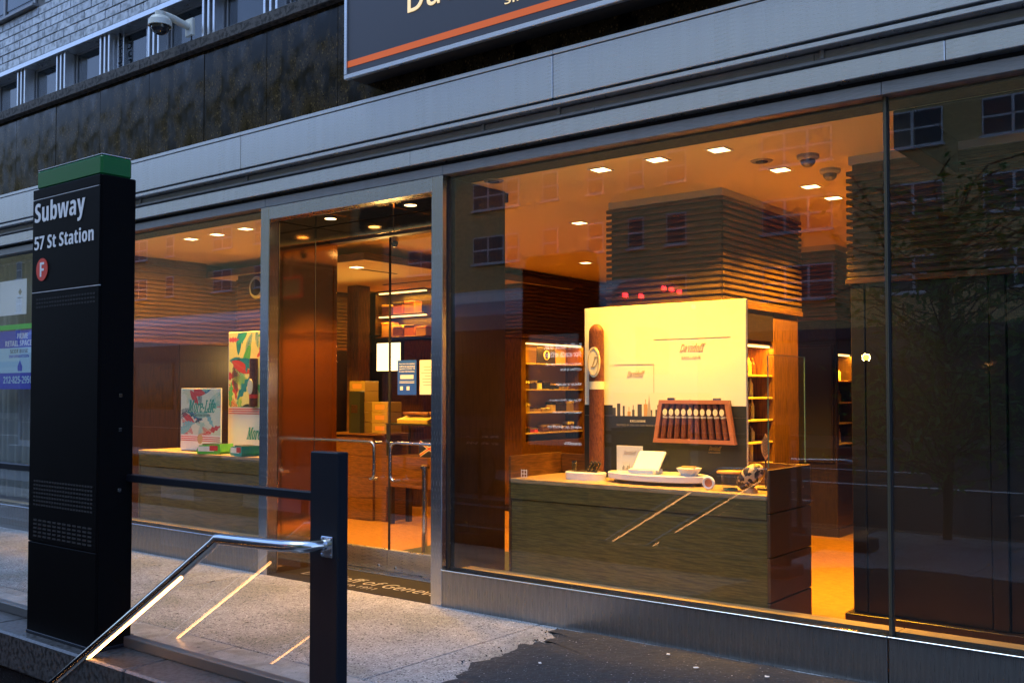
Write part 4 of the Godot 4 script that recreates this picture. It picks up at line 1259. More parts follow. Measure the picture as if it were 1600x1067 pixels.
	# glass tumbler with wooden lid, glass ring, hide ball on a foot, carved leaf
	var gt := thing("lidded_tumbler", "clear tumbler with a flat wooden lid at the counter's end", "tumbler", Vector3(2.12, y, -0.47))
	var s5 := st_new()
	lathe(s5, [Vector2(0, 0), Vector2(0.05, 0), Vector2(0.058, 0.11)], Vector3.ZERO, 26)
	put(gt, "glass", s5, M.clear_glass)
	var s5b := st_new()
	lathe(s5b, [Vector2(0, 0.002), Vector2(0.048, 0.002), Vector2(0.048, 0.014), Vector2(0, 0.014)], Vector3.ZERO, 26)
	put(gt, "thick_base", s5b, M.glass_edge)
	var s6 := st_new()
	lathe(s6, [Vector2(0, 0.111), Vector2(0.085, 0.111), Vector2(0.088, 0.118), Vector2(0.085, 0.126), Vector2(0, 0.126)], Vector3.ZERO, 28)
	put(gt, "lid", s6, M.carved_wood)
	var gr := thing("glass_ring", "upright clear crystal ring standing before the oval stand", "ornament", Vector3(2.0, y, -0.40))
	var rp := []
	for k in 29:
		rp.append(Vector3(0.036 * cos(TAU * k / 28.0), 0.046 + 0.036 * sin(TAU * k / 28.0), 0))
	var s7 := st_new()
	tube(s7, rp, 0.010, 8, false)
	put(gr, "ring", s7, M.white_lacquer)
	var gd := st_new()
	tube(gd, [Vector3(0, 0.046, -0.004), Vector3(0, 0.046, 0.004)], 0.028, 18)
	put(gr, "medallion", gd, M.cedar_box)
	var hb := thing("hide_ball", "cream oval ball with dark leather patches on a short wooden foot", "ornament", Vector3(2.285, y, -0.42))
	var s8 := st_new()
	lathe(s8, [Vector2(0, 0), Vector2(0.05, 0), Vector2(0.035, 0.03), Vector2(0, 0.03)], Vector3.ZERO, 18)
	put(hb, "foot", s8, M.carved_wood)
	var prof := []
	for k in 17:
		var a := -PI / 2 + PI * k / 16.0
		prof.append(Vector2(0.066 * cos(a), 0.110 * sin(a)))
	var s9 := st_new()
	lathe(s9, prof, Vector3.ZERO, 28)
	var ball := put(hb, "ball", s9, M.hide_patches, Vector3(0, 0.100, 0))
	ball.rotation = Vector3(0.15, 0, -0.85)
	var lf := thing("carved_leaf", "upright carved wooden leaf ornament on a dark stem stand", "ornament", Vector3(2.31, y, -0.60))
	box(lf, "foot", Vector3(0, 0.01, 0), Vector3(0.10, 0.02, 0.06), M.leather_dark, 0.004)
	var s10 := st_new()
	tube(s10, [Vector3(0, 0.02, 0), Vector3(0, 0.20, 0)], 0.006, 8)
	put(lf, "stem", s10, M.leather_dark)
	var lp := PackedVector2Array()
	for k in 13:
		var f := k / 12.0
		lp.append(Vector2(0.034 * sin(PI * f) * (1.0 - 0.25 * f), 0.20 + 0.17 * f))
	for k in 11:
		var f := 1.0 - (k + 1) / 12.0
		lp.append(Vector2(-0.034 * sin(PI * f) * (1.0 - 0.25 * f), 0.20 + 0.17 * f))
	var s11 := st_new()
	prism(s11, lp, -0.006, 0.006)
	var leaf := put(lf, "leaf", s11, M.carved_wood)
	for k in 6:
		for sg in [-1.0, 1.0]:
			var vn := st_new()
			var yy := 0.225 + 0.02 * k
			tube(vn, [Vector3(0, yy, 0.007), Vector3(sg * 0.018, yy + 0.022, 0.007)], 0.0022, 5)
			put(leaf, "vein", vn, M.leather_dark)
	# a small grid-shaped tag on the counter's other end
	var gg := thing("price_tag", "small white grid sign on the counter by the raised side panel", "sign", Vector3(0.50, y, -0.36))
	for k in 3:
		box(gg, "bar", Vector3(0.025 * (k - 1), 0.035, 0), Vector3(0.005, 0.06, 0.004), M.white_card, 0.001)
		box(gg, "bar", Vector3(0, 0.0075 + 0.025 * k, 0), Vector3(0.055, 0.005, 0.0045), M.white_card, 0.001)

# ------------------------------------------------------------------ the tropical display in the other window
func leaf_art(w: int, h: int, ground: Color, seed_: int, count: int, colors: Array, keep: Rect2i) -> Image:
	var im := Image.create(w, h, false, Image.FORMAT_RGB8)
	im.fill(ground)
	var r := RandomNumberGenerator.new()
	r.seed = seed_
	for i in count:
		var cx := r.randf_range(-0.05, 1.05) * w
		var cy := r.randf_range(-0.05, 1.05) * h
		if keep.has_point(Vector2i(int(cx), int(cy))):
			continue
		var len := r.randf_range(0.10, 0.26) * w
		var a := r.randf() * TAU
		var c: Color = colors[r.randi() % colors.size()]
		var kind := r.randi() % 3
		var d := Vector2(cos(a), sin(a))
		var n := Vector2(-d.y, d.x)
		var reach := int(len) + 2
		for yy in range(-reach, reach + 1):
			for xx in range(-reach, reach + 1):
				var u := (xx * d.x + yy * d.y) / len
				var v := (xx * n.x + yy * n.y) / len
				if absf(u) > 1.0:
					continue
				var wide := 0.32 * (1.0 - u * u)
				if kind == 1:   # feathered palm leaf
					wide *= 1.0 if sin((u * 1.3 + absf(v)) * 30.0) > -0.1 else 0.12
				elif kind == 2:   # lobed leaf
					wide *= 0.75 + 0.25 * cos(u * 14.0)
				if absf(v) < wide:
					var px := int(cx) + xx
					var py := int(cy) + yy
					if px >= 0 and py >= 0 and px < w and py < h:
						im.set_pixel(px, py, c.lerp(ground, 0.25) if absf(v) < 0.02 else c)
	return im

func build_side_display() -> void:
	var t := thing("display_counter", "olive wood display counter under the tropical posters", "counter")
	slab(t, "front_panel", Vector3(-4.60, 0.008, -0.325), Vector3(-2.26, 0.82, -0.31), M.counter_wood, 0.003)
	slab(t, "apron", Vector3(-4.60, 0.823, -0.325), Vector3(-2.26, 0.955, -0.298), M.counter_wood, 0.003)
	slab(t, "top", Vector3(-4.62, 0.956, -0.95), Vector3(-2.26, 0.985, -0.294), M.counter_top_wood, 0.003)
	slab(t, "end_panel", Vector3(-4.62, 0.008, -0.94), Vector3(-4.601, 0.955, -0.30), M.counter_wood, 0.003)
	slab(t, "back_panel", Vector3(-4.60, 0.008, -0.94), Vector3(-2.26, 0.955, -0.92), M.counter_wood, 0.003)
	var y := 0.985
	var greens := [lin(0.02, 0.35, 0.18), lin(0.01, 0.22, 0.25), lin(0.55, 0.62, 0.05), lin(0.10, 0.45, 0.08), lin(0.60, 0.05, 0.03), lin(0.03, 0.05, 0.03)]
	# large poster
	var a := thing("poster_board", "large yellow poster with tropical leaves, a banded cigar and red stripes", "poster", Vector3(-3.51, y, -0.62))
	a.rotation.y = 0.03
	box(a, "board", Vector3(0.36, 0.61, -0.011), Vector3(0.72, 1.22, 0.02), M.cream_card, 0.002)
	var pm := plain("tropical_print", Color.WHITE, 0.5)
	pm.albedo_texture = ImageTexture.create_from_image(leaf_art(288, 304, lin(0.80, 0.72, 0.22), 5, 46, greens, Rect2i(120, 80, 110, 224)))
	print_sheet(a, "leaf_print", Vector3(0.01, 0.46, 0.0005), 0.70, 0.75, pm)
	var cg := st_new()
	tube(cg, [Vector3(0.42, 0.47, 0.012), Vector3(0.42, 0.92, 0.012), Vector3(0.42, 0.945, 0.012)], 0.046, 16)
	var cgo := put(a, "cigar", cg, M.cigar_leaf)
	var b1 := st_new()
	tube(b1, [Vector3(0.42, 0.55, 0.012), Vector3(0.42, 0.59, 0.012)], 0.048, 16, false)
	put(cgo, "red_band", b1, M.stripe_red)
	var ov := PackedVector2Array()
	for k in 20:
		ov.append(Vector2(0.04 * cos(TAU * k / 20.0), 0.075 * sin(TAU * k / 20.0)))
	var os := st_new()
	prism(os, ov, 0, 0.006)
	put(cgo, "seal", os, M.band_cream, Vector3(0.42, 0.665, 0.056))
	for k in 3:
		box(a, "red_stripe", Vector3(0.36, 0.44 - 0.022 * k, 0.001), Vector3(0.70, 0.009, 0.002), M.stripe_red, 0)
	lettering(a, "lettering", "More-Life", Vector3(0.30, 0.14, 0.001), 0.38, 0.13, font("Droid Serif", true), M.teal_ink, 0.002, 0.0, 0.3)
	# smaller poster
	var b := thing("poster_board", "small pale poster with blue leaves and green script lettering", "poster", Vector3(-4.19, y, -0.52))
	box(b, "board", Vector3(0.35, 0.325, -0.008), Vector3(0.70, 0.65, 0.014), M.white_card, 0.002)
	var pm2 := plain("pale_leaf_print", Color.WHITE, 0.5)
	pm2.albedo_texture = ImageTexture.create_from_image(leaf_art(256, 224, lin(0.62, 0.66, 0.52), 8, 42, [lin(0.05, 0.20, 0.30), lin(0.18, 0.42, 0.45), lin(0.04, 0.08, 0.10), lin(0.55, 0.06, 0.06), lin(0.25, 0.48, 0.40), lin(0.50, 0.56, 0.40)], Rect2i(60, 60, 140, 60)))
	print_sheet(b, "leaf_print", Vector3(0.008, 0.17, 0.0003), 0.684, 0.472, pm2)
	lettering(b, "lettering", "More-Life", Vector3(0.13, 0.40, 0.0005), 0.46, 0.14, font("Droid Serif", true), M.teal_ink, 0.002, 0.0, 0.3)
	lettering(b, "lettering", "EXPLORATION EDITION", Vector3(0.16, 0.36, 0.0005), 0.36, 0.022, font("Droid Sans"), M.print_black, 0.001)
	for k in 3:
		box(b, "red_stripe", Vector3(0.35, 0.15 - 0.02 * k, 0.0005), Vector3(0.68, 0.008, 0.002), M.stripe_red, 0)
	var sl := PackedVector2Array()
	for k in 20:
		sl.append(Vector2(0.045 * cos(TAU * k / 20.0), 0.05 * sin(TAU * k / 20.0)))
	var ss := st_new()
	prism(ss, sl, 0, 0.003)
	put(b, "seal", ss, M.box_tan, Vector3(0.35, 0.13, 0.001))
	box(b, "plinth_bar", Vector3(0.35, 0.004, 0.03), Vector3(0.50, 0.012, 0.05), M.black_plastic, 0.002)
	# two colourful ashtrays
	for k in 2:
		var q := thing("ashtray", ["green and orange ashtray in front of the small pale poster", "green and red ashtray in front of the large yellow poster"][k], "ashtray", Vector3(-3.42 + 0.50 * k, y, -0.40), "square ashtrays by the tropical posters")
		var poly := PackedVector2Array([Vector2(-0.13, 0), Vector2(0.13, 0), Vector2(0.16, 0.03), Vector2(0.15, 0.10), Vector2(-0.11, 0.085), Vector2(-0.145, 0.03)])
		var s := st_new()
		prism(s, poly, -0.10, 0.10)
		var bd := put(q, "body", s, M.teal_ink if k == 1 else M.lime_edge)
		bd.rotation.y = 0.25 - 0.5 * k
		box(bd, "painted_panel", Vector3(-0.02, 0.052, 0.101), Vector3(0.20, 0.05, 0.003), M.cream_card, 0)
		box(bd, "painted_panel", Vector3(0.075, 0.06, 0.1015), Vector3(0.10, 0.05, 0.003), M.stripe_red, 0)
		box(bd, "well", Vector3(0.01, 0.0935, 0), Vector3(0.20, 0.012, 0.15), M.print_black, 0.002)

# ------------------------------------------------------------------ what shows through the doors
func build_door_view() -> void:
	# notices on the door glass
	var n := thing("door_notice", "blue printed notice taped to the glass door", "notice", Vector3(-1.215, 1.575, -0.7485))
	box(n, "sheet", Vector3(0.115, 0.15, 0), Vector3(0.23, 0.305, 0.0012), M.notice_blue, 0)
	var lines := [["New York City requires", 0.262], ["staff to be vaccinated", 0.240], ["against COVID-19", 0.218], ["to enter this business.", 0.196]]
	for l in lines:
		lettering(n, "lettering", l[0], Vector3(0.02, l[1], 0.0007), 0.19, 0.015, font("Droid Sans", true), M.letter_white, 0.0005)
	box(n, "pale_box", Vector3(0.115, 0.155, 0.001), Vector3(0.16, 0.035, 0.001), M.letter_white, 0)
	for k in 2:
		box(n, "rule", Vector3(0.115, 0.115 - 0.012 * k, 0.001), Vector3(0.18, 0.005, 0.001), M.letter_white, 0)
	box(n, "pale_box", Vector3(0.05, 0.055, 0.001), Vector3(0.035, 0.035, 0.001), M.letter_white, 0)
	box(n, "pale_box", Vector3(0.13, 0.055, 0.001), Vector3(0.035, 0.035, 0.001), M.letter_white, 0)
	var pn := thing("door_notice", "cream paper notice taped beside the blue one", "notice", Vector3(-0.945, 1.575, -0.7485))
	box(pn, "sheet", Vector3(0.11, 0.15, 0), Vector3(0.22, 0.30, 0.0012), M.cream_card, 0)
	for k in 7:
		box(pn, "printed_line", Vector3(0.11 - 0.012 * (k % 3), 0.24 - 0.026 * k, 0.001), Vector3(0.13 - 0.03 * (k % 2), 0.004, 0.0008), M.grey_print, 0)
	# chrome post just inside
	var sp := thing("barrier_post", "chrome barrier post standing just inside the glass door", "post", Vector3(-1.40, 0.018, -1.30))
	var s := st_new()
	lathe(s, [Vector2(0, 0), Vector2(0.15, 0), Vector2(0.15, 0.012), Vector2(0.03, 0.03), Vector2(0, 0.03)], Vector3.ZERO, 26)
	put(sp, "base", s, M.chrome)
	s = st_new()
	tube(s, [Vector3(0, 0.03, 0), Vector3(0, 0.86, 0)], 0.028, 18)
	put(sp, "pole", s, M.chrome)
	s = st_new()
	lathe(s, [Vector2(0, 0.86), Vector2(0.045, 0.86), Vector2(0.045, 0.885), Vector2(0.02, 0.90), Vector2(0, 0.90)], Vector3.ZERO, 20)
	put(sp, "cap", s, M.chrome)
	# counter with stacked boxes
	var c := thing("shop_counter", "reddish wood counter with horizontal boards behind the glass doors", "counter")
	for k in 4:
		slab(c, "board", Vector3(-4.60, 0.02 + 0.26 * k, -3.42), Vector3(-3.90, 0.276 + 0.26 * k, -3.02), M.red_wood, 0.004)
	slab(c, "top", Vector3(-4.64, 1.06, -3.46), Vector3(-3.66, 1.085, -2.98), M.red_wood, 0.003)
	slab(c, "side_board", Vector3(-3.899, 0.02, -3.42), Vector3(-3.70, 1.059, -3.06), M.red_wood, 0.004)
	var stacks := [[-4.25, 5, 0.13, "tan"], [-3.84, 3, 0.13, "tan"]]
	for q in stacks.size():
		for k in stacks[q][1]:
			var hgt: float = stacks[q][2]
			var t := thing("carton", "tan cigar carton, %s from the bottom of the %s counter stack" % [["first", "second", "third", "fourth", "fifth"][k], ["taller", "lower"][q]], "carton", Vector3(stacks[q][0], 1.085 + hgt * k, -3.2), "cartons stacked on the shop counter")
			box(t, "body", Vector3(0, hgt * 0.5, 0), Vector3(0.28, hgt - 0.004, 0.24), M.carton_brown, 0.003)
			box(t, "label_strip", Vector3(0, hgt * 0.5, 0.1205), Vector3(0.16, hgt * 0.4, 0.002), M.cedar_box, 0)
	var bb := thing("bottle_box", "black upright box in front of the taller carton stack", "box", Vector3(-4.20, 1.085, -3.03))
	box(bb, "body", Vector3(0, 0.26, 0), Vector3(0.20, 0.52, 0.08), M.black_plastic, 0.004)
	box(bb, "label_strip", Vector3(0, 0.30, 0.041), Vector3(0.12, 0.10, 0.002), M.brass, 0)
	# glass case on legs, tray on top, flag box inside
	var v := thing("glass_case", "glass top display case on red wooden base behind the doors", "display case")
	slab(v, "base", Vector3(-3.60, 0.46, -3.35), Vector3(-2.40, 0.83, -2.95), M.red_wood, 0.004)
	for lx in [-3.55, -2.45]:
		for lz in [-3.3, -3.0]:
			slab(v, "leg", Vector3(lx - 0.03, 0.008, lz - 0.03), Vector3(lx + 0.03, 0.459, lz + 0.03), M.dark_wood, 0.003)
	for lx in [-3.58, -2.42]:
		for lz in [-3.34, -2.96]:
			slab(v, "corner_post", Vector3(lx - 0.012, 0.83, lz - 0.012), Vector3(lx + 0.012, 1.20, lz + 0.012), M.black_plastic, 0.002)
	slab(v, "top_frame", Vector3(-3.60, 1.20, -3.36), Vector3(-2.40, 1.22, -2.94), M.black_plastic, 0.003)
	slab(v, "pane", Vector3(-3.57, 0.832, -2.9605), Vector3(-2.43, 1.199, -2.96), M.clear_glass, 0)
	var fb := thing("flag_box", "dark blue box with red and white crossed stripes inside the glass case", "box", Vector3(-2.95, 0.83, -3.12))
	box(fb, "body", Vector3(0, 0.10, 0), Vector3(0.34, 0.20, 0.2), M.flag_blue, 0.004)
	for sg in [-1.0, 1.0]:
		var w := box(fb, "white_cross", Vector3(0, 0.10, 0.101), Vector3(0.34, 0.035, 0.003), M.white_card, 0)
		w.rotation.z = sg * 0.5
		var w2 := box(fb, "red_cross", Vector3(0, 0.10, 0.103), Vector3(0.34, 0.014, 0.003), M.stripe_red, 0)
		w2.rotation.z = sg * 0.5
	var tb := thing("sample_tray", "open cream tray of dark cigars tilted on the glass case", "tray", Vector3(-3.20, 1.225, -3.13))
	box(tb, "tray", Vector3(0, 0.055, 0), Vector3(0.50, 0.05, 0.30), M.box_tan, 0.004).rotation.x = 0.25
	for k in 4:
		var s2 := st_new()
		tube(s2, [Vector3(-0.2, 0.098 + 0.016 * (k % 2), -0.08 + 0.05 * k), Vector3(0.2, 0.098 + 0.016 * (k % 2), -0.08 + 0.05 * k)], 0.018, 10)
		put(tb, "cigar", s2, M.cigar_leaf)
	# shelves with strip lights on the rear wall
	var r := thing("lit_shelves", "dark wall shelving with glowing orange strip lights behind the doors", "shelves")
	slab(r, "back", Vector3(-5.78, 0.008, -4.85), Vector3(-4.42, 3.04, -4.80), M.dark_wood, 0)
	slab(r, "dark_side", Vector3(-5.78, 2.42, -4.799), Vector3(-5.40, 3.03, -4.50), M.dark_wood, 0.004)
	for y in [2.36, 2.68, 3.02]:
		slab(r, "shelf", Vector3(-5.38, y, -4.799), Vector3(-4.42, y + 0.025, -4.48), M.red_wood, 0.003)
	for y in [2.68, 3.02]:
		slab(r, "strip_light", Vector3(-5.36, y - 0.016, -4.56), Vector3(-4.44, y - 0.002, -4.53), M.strip_lamp, 0)
		area(r, "strip_light_glow", Vector3(-4.90, y - 0.019, -4.545), Basis(Vector3.RIGHT, -PI / 2), Vector2(0.9, 0.03), 2.2)
	slab(r, "arch_cabinet", Vector3(-5.26, 0.008, -4.799), Vector3(-4.44, 2.32, -4.50), M.red_wood_upright, 0.006)
	var ap := PackedVector2Array([Vector2(-0.24, 0), Vector2(0.24, 0), Vector2(0.24, 0.5)])
	for k in 9:
		ap.append(Vector2(0.24 * cos(PI * (k + 1) / 10.0), 0.5 + 0.16 * sin(PI * (k + 1) / 10.0)))
	ap.append(Vector2(-0.24, 0.5))
	s = st_new()
	prism(s, ap, 0, 0.012)
	put(r, "arched_panel", s, M.red_wood, Vector3(-4.80, 1.5, -4.499))
	R.seed = 41
	for k in 7:
		var h := R.randf_range(0.12, 0.24)
		var up := k > 3
		var t := thing("humidor_box", "wooden box, %s from the dark side panel on the %s strip-lit shelf" % [["first", "second", "third", "fourth"][k % 4], ["lower", "upper"][int(up)]], "box", Vector3(-5.24 + 0.23 * (k % 4), 2.705 if up else 2.385, -4.64), "boxes on the strip-lit shelves")
		box(t, "body", Vector3(0, h * 0.4, 0), Vector3(0.19, h * 0.8, 0.16), [M.box_tan, M.red_wood, M.cedar_box][k % 3], 0.003)
		box(t, "lid", Vector3(0, h * 0.9, 0), Vector3(0.194, h * 0.2, 0.164), [M.cedar_box, M.box_tan, M.dark_wood][k % 3], 0.003)
	# glowing light box
	var g := thing("light_box_display", "bright glowing cream light box above the counter", "light box", Vector3(-4.16, 1.86, -3.55))
	box(g, "frame", Vector3(0, 0.19, -0.02), Vector3(0.47, 0.40, 0.05), M.dark_wood, 0.003)
	box(g, "screen_lamp", Vector3(0, 0.19, 0.007), Vector3(0.43, 0.36, 0.003), M.bright_panel_lamp, 0)
	area(g, "screen_glow", Vector3(0, 0.19, 0.012), Basis(Vector3.UP, PI), Vector2(0.42, 0.35), 1.2, Color(1.0, 0.78, 0.42))
	box(g, "hanger", Vector3(0, -0.29, -0.02), Vector3(0.05, 0.56, 0.03), M.dark_wood, 0.002)
	# a pier of veneer behind the left door leaf
	var pp := thing("veneer_pillar", "orange veneered pillar between counter and shelving", "pillar", Vector3(-5.0, 0.008, -3.8))
	box(pp, "shaft", Vector3(0, 1.515, 0), Vector3(0.22, 3.03, 0.22), M.red_wood_upright, 0.004)
	box(pp, "base_board", Vector3(0, 0.05, 0), Vector3(0.24, 0.10, 0.24), M.dark_wood, 0.003)
	# small camera over the door
	var dc := thing("door_camera", "tiny grey camera under the door transom", "camera", Vector3(-1.43, 2.975, -0.92))
	s = st_new()
	lathe(s, [Vector2(0, -0.05), Vector2(0.02, -0.045), Vector2(0.032, -0.02), Vector2(0.034, 0.0)], Vector3.ZERO, 18)
	put(dc, "dome", s, M.camera_dark)
	box(dc, "mount", Vector3(0, 0.13, 0), Vector3(0.07, 0.25, 0.05), M.camera_ivory, 0.003)
	var xs := thing("exit_sign", "red edged sign hanging inside above the door leaf", "sign", Vector3(-0.78, 2.60, -1.3))
	box(xs, "plate", Vector3(0, 0.11, 0), Vector3(0.36, 0.22, 0.012), M.stripe_red, 0.002)
	box(xs, "field", Vector3(0, 0.11, 0.007), Vector3(0.32, 0.18, 0.003), M.grey_print, 0)
	box(xs, "hanger", Vector3(0, 0.42, 0), Vector3(0.02, 0.40, 0.012), M.trim_metal, 0.001)

# ------------------------------------------------------------------ the vacant shop next door
func build_neighbour() -> void:
	var w := setting("vacant_shop_room")
	slab(w, "floor", Vector3(-12.0, -0.25, -2.5), Vector3(-6.2, 0.02, -0.12), M.concrete, 0)
	slab(w, "back_wall", Vector3(-12.0, 0.0, -2.6), Vector3(-6.2, 3.224, -2.5), M.curtain_cloth, 0)
	slab(w, "end_wall", Vector3(-12.2, 0.0, -2.6), Vector3(-12.0, 3.224, 0.0), M.curtain_cloth, 0)
	var c := thing("curtain", "long grey green curtain hanging in the vacant shop window", "curtain", Vector3(0, 0.30, -0.35))
	for q in [[-11.8, -9.0], [-8.96, -6.3]]:
		var st := st_new()
		st.set_smooth_group(1)
		var n := 120
		var pts := []
		for k in n + 1:
			var f := float(k) / n
			pts.append(Vector3(lerpf(q[0], q[1], f), 0, 0.035 * sin(f * 90.0) + 0.015 * sin(f * 37.0 + 1.0)))
		for k in n:
			quad(st, pts[k], pts[k + 1], pts[k + 1] + Vector3(0, 2.90, 0), pts[k] + Vector3(0, 2.90, 0), Vector3(0, 0, 1))
			quad(st, pts[k] - Vector3(0, 0, 0.004), pts[k + 1] - Vector3(0, 0, 0.004), pts[k + 1] + Vector3(0, 2.90, -0.004), pts[k] + Vector3(0, 2.90, -0.004), Vector3(0, 0, -1))
		put(c, "drape", st, M.curtain_cloth)
	slab(c, "rail", Vector3(-11.9, 2.90, -0.02), Vector3(-6.25, 2.922, 0.02), M.trim_metal, 0.003)
	var b := thing("letting_sign", "blue and pale vacant shop sign with green edge stuck inside the window", "sign", Vector3(-7.55, 1.63, -0.095))
	box(b, "board", Vector3(0.515, 0.35, 0), Vector3(1.03, 0.70, 0.006), M.retail_blue, 0.001)
	box(b, "pale_panel", Vector3(0.515, 0.345, 0.004), Vector3(1.03, 0.30, 0.002), M.retail_pale, 0)
	box(b, "green_edge", Vector3(0.515, 0.745, 0.0), Vector3(1.03, 0.06, 0.006), M.retail_green, 0.001)
	var f := font("Droid Sans", true)
	lettering(b, "lettering", "PRIME", Vector3(0.62, 0.60, 0.003), 0.26, 0.065, f, M.letter_white, 0.001)
	lettering(b, "lettering", "RETAIL SPACE", Vector3(0.32, 0.515, 0.003), 0.66, 0.065, f, M.letter_white, 0.001)
	lettering(b, "lettering", "SCOT BUSE", Vector3(0.45, 0.43, 0.005), 0.44, 0.045, f, M.print_black, 0.001)
	lettering(b, "lettering", "INFORMATION", Vector3(0.42, 0.375, 0.005), 0.50, 0.035, f, M.retail_blue, 0.001)
	var sp := st_new()
	prism(sp, PackedVector2Array([Vector2(-0.05, 0), Vector2(0.05, 0), Vector2(0.06, 0.05), Vector2(0.0, 0.13), Vector2(-0.06, 0.05)]), 0, 0.001)
	put(b, "emblem", sp, M.retail_blue, Vector3(0.70, 0.215, 0.005))
	lettering(b, "lettering", "212-825-2950", Vector3(0.28, 0.07, 0.003), 0.72, 0.085, f, M.retail_pale, 0.001)
	var gl := thing("window_sticker", "small pale poster with a dark tree mark inside the vacant window", "sticker", Vector3(-7.40, 2.52, -0.095))
	box(gl, "sheet", Vector3(0.34, 0.21, 0), Vector3(0.68, 0.42, 0.003), M.white_card, 0)
	var dm := box(gl, "mark", Vector3(0.52, 0.27, 0.002), Vector3(0.06, 0.06, 0.001), M.grey_print, 0)
	dm.rotation.z = PI / 4
	box(gl, "printed_line", Vector3(0.52, 0.20, 0.002), Vector3(0.12, 0.008, 0.001), M.grey_print, 0)

# ------------------------------------------------------------------ hanging sign and street camera
func build_sign_and_camera() -> void:
	var t := thing("shop_sign", "long dark projecting shop sign with orange stripe and cream letters", "sign")
	var sx0 := -0.82
	var sx1 := 5.6
	slab(t, "box", Vector3(sx0 + 0.01, 4.075, 0.03), Vector3(sx1 - 0.01, 5.15, 0.235), M.sign_under, 0.003)
	slab(t, "face", Vector3(sx0 + 0.03, 4.10, 0.236), Vector3(sx1 - 0.03, 5.12, 0.246), M.sign_face, 0)
	slab(t, "frame", Vector3(sx0, 4.062, 0.225), Vector3(sx1, 4.098, 0.262), M.fascia_metal, 0.004)
	slab(t, "frame", Vector3(sx0, 4.0985, 0.225), Vector3(sx0 + 0.028, 5.13, 0.262), M.fascia_metal, 0.004)
	slab(t, "frame", Vector3(sx1 - 0.028, 4.0985, 0.225), Vector3(sx1, 5.13, 0.262), M.fascia_metal, 0.004)
	slab(t, "frame", Vector3(sx0, 5.131, 0.225), Vector3(sx1, 5.16, 0.262), M.fascia_metal, 0.004)
	slab(t, "orange_stripe", Vector3(sx0 + 0.032, 4.155, 0.2465), Vector3(sx1 - 0.032, 4.205, 0.249), M.sign_orange, 0)
	lettering(t, "lettering", "Davidoff of Geneva", Vector3(-0.13, 4.43, 0.2465), 2.62, 0.26, font("Droid Sans"), M.sign_letter, 0.006)
	lettering(t, "lettering", "since 1911", Vector3(0.80, 4.27, 0.2465), 0.66, 0.075, font("Droid Sans"), M.sign_letter, 0.004)
	for x in [0.2, 2.4, 4.6]:
		slab(t, "bracket", Vector3(x, 4.4, 0.019), Vector3(x + 0.08, 4.9, 0.029), M.rail_black, 0)
	# dome camera on its arm, fixed beside the fins
	var c := thing("street_camera", "ivory dome camera on a curved arm above the granite band", "camera", Vector3(-3.34, 5.10, -0.02))
	box(c, "wall_plate", Vector3(0.02, 0.03, 0.012), Vector3(0.12, 0.17, 0.035), M.camera_ivory, 0.006)
	var s := st_new()
	tube(s, [Vector3(0.01, 0.04, 0.02), Vector3(0.0, 0.055, 0.10), Vector3(-0.01, 0.075, 0.17), Vector3(-0.015, 0.085, 0.25), Vector3(-0.02, 0.085, 0.31)], 0.036, 14)
	put(c, "arm", s, M.camera_ivory)
	s = st_new()
	lathe(s, [Vector2(0, 0.10), Vector2(0.05, 0.105), Vector2(0.05, 0.06), Vector2(0.085, 0.05), Vector2(0.105, 0.02), Vector2(0.112, -0.035), Vector2(0.098, -0.035)], Vector3(-0.02, 0.0, 0.31), 28)
	put(c, "housing", s, M.camera_ivory)
	s = st_new()
	lathe(s, [Vector2(0, -0.115), Vector2(0.035, -0.11), Vector2(0.065, -0.09), Vector2(0.082, -0.06), Vector2(0.086, -0.034)], Vector3(-0.02, 0.0, 0.31), 24)
	put(c, "dome", s, M.camera_dark)
	s = st_new()
	tube(s, [Vector3(0.04, -0.05, 0.01), Vector3(0.05, -0.10, 0.015), Vector3(0.03, -0.125, 0.02)], 0.008, 8)
	put(c, "cable", s, M.rail_black)

